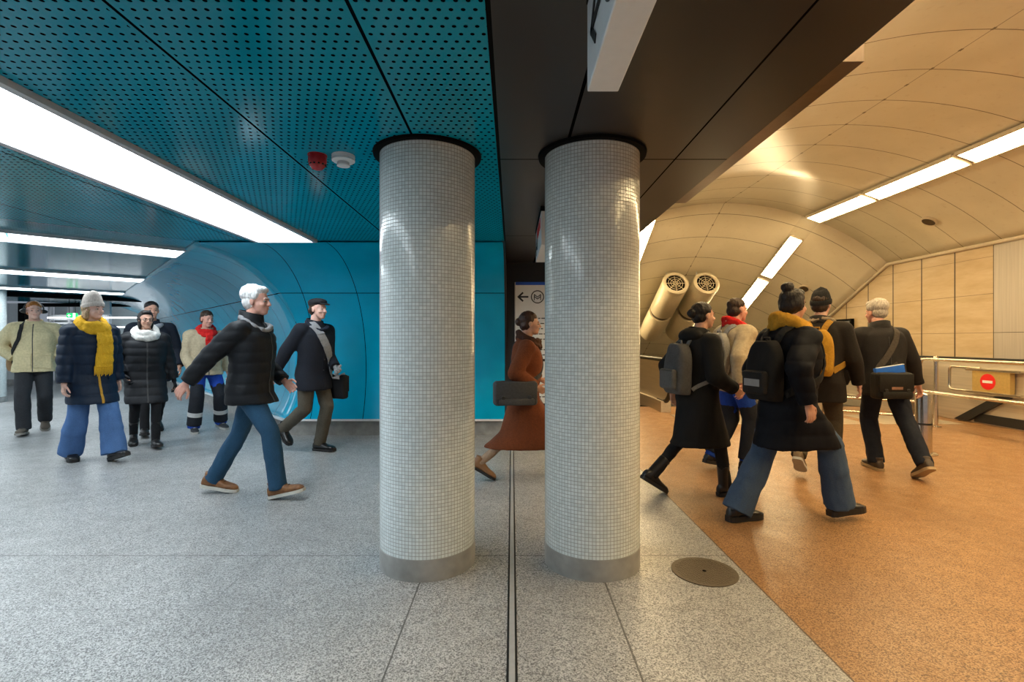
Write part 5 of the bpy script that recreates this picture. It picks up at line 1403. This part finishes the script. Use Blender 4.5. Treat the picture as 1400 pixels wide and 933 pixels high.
    b = MB(); b.ell(p.hp(0.095, 0, 0.066), (0.055 * p.hs, 0.066 * p.hs, 0.012 * p.hs), p.HR @ Matrix.Rotation(0.25, 3, 'Y')); b.build('cap_peak', capm, o)
    dc = cloth('dark_blue_black_wool', (0.011, 0.013, 0.020, 1)); coat(p, dc, 0.41, 1.12, 1.08, 'coat', None, 0.007)
    front_strip(p, 'placket', dc, 0.01, 0.80, 0.42, 0.04); buttons(p, seam, 0.01, (0.75, 0.68, 0.61, 0.54)); scarf(p, cloth('navy_scarf_wool', (0.015, 0.02, 0.035, 1)), 0.6, None, layers=1)
    trousers(p, cloth('olive_brown_cord', (0.085, 0.073, 0.055, 1)), 1.05, 0.038, knee=0.041); shoes(p, dark_shoe, darksole, lace=black)
    gloves(p, cloth('grey_knit', (0.26, 0.26, 0.26, 1)), 'L', 0.9)
    crossbag(p, 'shoulder_bag', 'black briefcase bag on a wide grey strap carried by the man in the flat cap', 'bag', cloth('black_bag_nylon', (0.010, 0.010, 0.011, 1), 0.6), (0.10, 0.24, 0.75), (0.34, 0.11, 0.29), 'R', 0.10, cloth('grey_webbing', (0.27, 0.27, 0.28, 1)), 0.1)

    # 8 -- rust coat woman between the columns
    x, y = at(716, 4.75)
    p = person('woman in a long rust brown coat walking between the two columns', 1.60, (x, y), 4,
               {'R': (-0.25, -0.05, 0.0, -30, -3), 'L': (0.21, 0.05, 0, 14, 3)}, {'R': (0.06, -0.12, 0.55), 'L': (0.12, 0.12, 0.57)}, warm, 4, female=True)
    hair(p, hair_mat('dark_auburn_hair', (0.05, 0.02, 0.012, 1)), 'lowbun', 0.008); brows(p, brown_hair)
    rust = cloth('rust_wool', (0.145, 0.040, 0.014, 1), 0.9, 70, 0.35); coat(p, rust, 0.21, 1.10, 1.1, 'long_coat', None, 0.009, flare=0.05); front_strip(p, 'placket', rust, 0.0, 0.80, 0.22, 0.03)
    scarf(p, cloth('dark_brown_wool', (0.05, 0.018, 0.010, 1)), 0.9, None, layers=2); trousers(p, cloth('beige_tights', (0.32, 0.22, 0.15, 1)), 0.8, 0.024); shoes(p, plain('tan_leather_shoe', (0.25, 0.12, 0.05, 1), 0.5), darksole)
    crossbag(p, 'handbag', 'dark grey handbag at the side of the woman in the rust coat', 'bag', cloth('grey_felt_bag', (0.055, 0.055, 0.058, 1)), (-0.10, -0.25, 0.83), (0.40, 0.12, 0.22), 'L', 0.04, None, 0.1)

    # 9 -- grey backpack woman
    x, y = at(953, 4.2)
    p = person('woman in a long black coat with hood, walking beside the right column', 1.62, (x, y), 12,
               {'L': (-0.22, 0.05, 0.0, -32, 3), 'R': (0.14, -0.045, 0, 4, -3)}, {'L': (-0.05, 0.16, 0.52), 'R': (0.13, -0.12, 0.56)}, warm, 4, female=True)
    hair(p, dark_hair, 'lowbun'); brows(p, dark_hair)
    bw = cloth('black_wool', (0.008, 0.008, 0.009, 1)); coat(p, bw, 0.27, 1.16, 1.15, 'long_coat', None, 0.008, flare=0.03, hood=True); front_strip(p, 'zipper', seam, 0, 0.8, 0.28, 0.012)
    trousers(p, cloth('black_leggings', (0.014, 0.014, 0.016, 1)), 0.95, 0.027); shoes(p, dark_shoe, darksole, 0.10, 1.3, 'boot')
    backpack(p, 'grey backpack on the woman beside the right column', cloth('grey_canvas', (0.085, 0.085, 0.088, 1)), cloth('grey_canvas_light', (0.11, 0.11, 0.11, 1)), 0.665, 0.30, 0.42, 0.16, cloth('pale_grey_webbing', (0.16, 0.16, 0.16, 1)), slim=0.6)

    # 10 -- beige jacket, red collar, second time
    x, y = at(1002, 5.05)
    p = person('man in a beige jacket with red collar amid the crowd on the right', 1.72, (x, y), 14,
               {'L': (-0.10, 0.05, 0, -12, 3), 'R': (0.06, -0.05, 0.0, 3, -3)}, swing('L', 0.08, 0.17, 0.51), ruddy, 3)
    hair(p, brown_hair, 'short'); brows(p, brown_hair)
    coat(p, beige, 0.46, 1.16, 1.18, 'jacket', (0.13, 0.006), 0.011); front_strip(p, 'zipper', seam, 0, 0.82, 0.47, 0.012)
    scarf(p, redc, 0.9, None, layers=2); tr = trousers(p, blue, 1.08, 0.044, 'work_trousers', knee=0.042)
    for s in 'LR':
        kn, an, hj = p.knee[s], p.ank[s], p.hipj[s]
        b = MB(); b.capsule(hj + (kn - hj) * 0.62, kn, 0.0515 * p.H, 0.0515 * p.H, 18, True); b.capsule(kn, kn + (an - kn) * 0.98, 0.0515 * p.H, 0.052 * p.H, 18, flat_b=True)
        b.build('knee_panel', dk, tr, voxel=0.010, sm=1, fn=fold_fn(0.004, 11, 5))
    shoes(p, dark_shoe, darksole, 0.06, 1.5, 'boot')
    backpack(p, 'pale grey backpack on the man with the red collar', cloth('pale_grey_canvas', (0.30, 0.29, 0.27, 1)), cloth('mid_grey_canvas', (0.20, 0.195, 0.185, 1)), 0.68, 0.30, 0.42, 0.14, cloth('grey_webbing', (0.27, 0.27, 0.28, 1)))

    # 11 -- tall striding woman, centre of the crowd
    x, y = at(1076, 3.6)
    p = person('woman with hair bun, yellow scarf and dark padded coat, nearest of the right crowd', 1.72, (x, y), 14,
               {'R': (0.215, -0.05, 0.02, 4, -2), 'L': (-0.20, 0.05, 0, 0, 3)}, {'L': (0.08, 0.15, 0.52), 'R': (-0.06, -0.17, 0.51)}, warm, 3, female=True, head_yaw=14, hip=0.52)
    hair(p, dark_hair, 'bun'); brows(p, dark_hair)
    nv = cloth('midnight_nylon', (0.005, 0.006, 0.010, 1), 0.65, 40, 0.2, spec=0.12)
    coat(p, nv, 0.345, 1.18, 1.16, 'padded_coat', (0.105, 0.008), 0.008, flare=0.03); front_strip(p, 'zipper', seam, 0, 0.8, 0.35, 0.014)
    scarf(p, cloth('ochre_wool', (0.46, 0.24, 0.025, 1), 0.95, 90, 0.5), 1.25, None, layers=2)
    trousers(p, cloth('mid_blue_denim', (0.050, 0.085, 0.150, 1), 0.85, 140, 0.3), 1.08, 0.060, 'jeans', 0.008, knee=0.046); shoes(p, dark_shoe, darksole, 0, 1.7)
    backpack(p, 'black backpack with a grey label on the striding woman with the yellow scarf', cloth('black_canvas', (0.010, 0.010, 0.011, 1)), cloth('black_canvas_worn', (0.016, 0.016, 0.017, 1)), 0.665, 0.30, 0.42, 0.15, cloth('black_webbing', (0.015, 0.015, 0.016, 1)), plain('grey_label', (0.25, 0.26, 0.28, 1), 0.6))

    # 12 -- black beanie man with mustard backpack
    x, y = at(1121, 4.9)
    p = person('man in a black beanie and dark coat with a mustard backpack, seen from behind', 1.76, (x, y), 48,
               {'R': (0.10, -0.05, 0, 4, -3), 'L': (-0.20, 0.06, 0.02, -34, 3)}, {'R': (0.08, -0.17, 0.50), 'L': (-0.06, 0.17, 0.50)}, pale, 3, head_yaw=-4)
    hair(p, brown_hair, 'short'); beanie(p, rib_mat('black_knit', (0.016, 0.016, 0.017, 1)), 0.03)
    coat(p, cloth('brown_black_wool', (0.016, 0.013, 0.011, 1)), 0.40, 1.14, 1.1, 'coat', None, 0.007)
    front_strip(p, 'back_seam', seam, 0, 0.56, 0.41, 0.006, back=True)
    scarf(p, cloth('pale_taupe_scarf', (0.28, 0.22, 0.15, 1)), 0.7, None, layers=1)
    trousers(p, cloth('olive_cotton', (0.060, 0.050, 0.034, 1)), 1.05, 0.038, knee=0.041); shoes(p, plain('tan_suede', (0.15, 0.105, 0.06, 1), 0.8), plain('pale_sole', (0.4, 0.4, 0.38, 1), 0.6))
    backpack(p, 'mustard yellow backpack on the man with the black beanie', cloth('mustard_canvas', (0.42, 0.22, 0.02, 1)), cloth('mustard_canvas_dark', (0.36, 0.18, 0.015, 1)), 0.675, 0.30, 0.44, 0.15, cloth('mustard_webbing', (0.30, 0.16, 0.02, 1)))

    # 13 -- grey haired man from behind
    x, y = at(1208, 5.0)
    p = person('grey haired man in a dark jacket seen from behind beside the steel bollard', 1.70, (x, y), 84,
               {'L': (0.02, 0.03, 0, 2, 0), 'R': (-0.24, -0.06, 0.0, -30, -4)}, {'R': (0.06, -0.24, 0.47), 'L': (0.12, 0.17, 0.50)}, ruddy, 9, head_yaw=16, head_pitch=-4, curl=0.5)
    hair(p, grey_hair, 'full', 0.004)
    jk = cloth('brown_black_jacket', (0.014, 0.012, 0.012, 1), 0.7); coat(p, jk, 0.45, 1.20, 1.12, 'jacket', None, 0.010, collar_h=0.04, freq=6)
    front_strip(p, 'back_seam', seam, 0, 0.79, 0.46, 0.005, back=True)
    trousers(p, cloth('midnight_trousers', (0.013, 0.016, 0.026, 1)), 1.08, 0.042, knee=0.042, amp=0.009); shoes(p, plain('tan_dark_shoe', (0.06, 0.04, 0.025, 1), 0.5), plain('tan_sole', (0.42, 0.30, 0.16, 1), 0.6), 0, 1.1)
    bx = (-0.20, 0.05, 0.87)
    crossbag(p, 'messenger_bag', 'black messenger bag with flap hanging behind the grey haired man', 'bag', cloth('black_messenger_nylon', (0.013, 0.012, 0.010, 1), 0.6), bx, (0.34, 0.13, 0.26), 'R', 0.055, cloth('dark_grey_webbing', (0.065, 0.055, 0.045, 1)), PI / 2 + 0.06, True, plain('brown_label', (0.25, 0.13, 0.08, 1), 0.5))
    t, base = held(p, 'folder', 'bright blue folder sticking out of the black messenger bag', 'folder', (bx[0], bx[1], bx[2] + 0.05))
    R = Matrix.Rotation(0.06, 3, 'Z') @ Matrix.Rotation(-0.16, 3, 'X')
    b = MB(base); b.box(V3(bx[0] - 0.005, bx[1] + 0.015, bx[2] + 0.10), (0.045, 0.27, 0.17), R, 0.006, 2); b.build('cover', plain('blue_plastic', (0.010, 0.13, 0.62, 1), 0.35), t)
    b = MB(base); b.box(V3(bx[0] - 0.005, bx[1] + 0.015, bx[2] + 0.187), (0.03, 0.255, 0.006), R, 0.001, 1); b.build('paper_edge', M['white'], t, smooth=False)

def camera():
    cd = bpy.data.cameras.new('camera'); co = bpy.data.objects.new('camera', cd); COL.objects.link(co)
    cd.sensor_fit = 'HORIZONTAL'; cd.sensor_width = 36.0; cd.lens = 36.0 * F / 1400.0
    co.location = (0, 0, CAMZ); co.rotation_euler = (PI / 2, 0, 0); cd.clip_start = 0.05
    SC.camera = co
    SC.view_settings.view_transform = 'Standard'; SC.view_settings.look = 'None'
    SC.view_settings.gamma = 1.0; SC.view_settings.use_curve_mapping = False
    SC.view_settings.exposure = 0.0
    SC.cycles.use_denoising = True
    SC.cycles.max_bounces = 8

build_setting()
build_things()
if not globals().get('NOPEOPLE'): build_people()
camera()
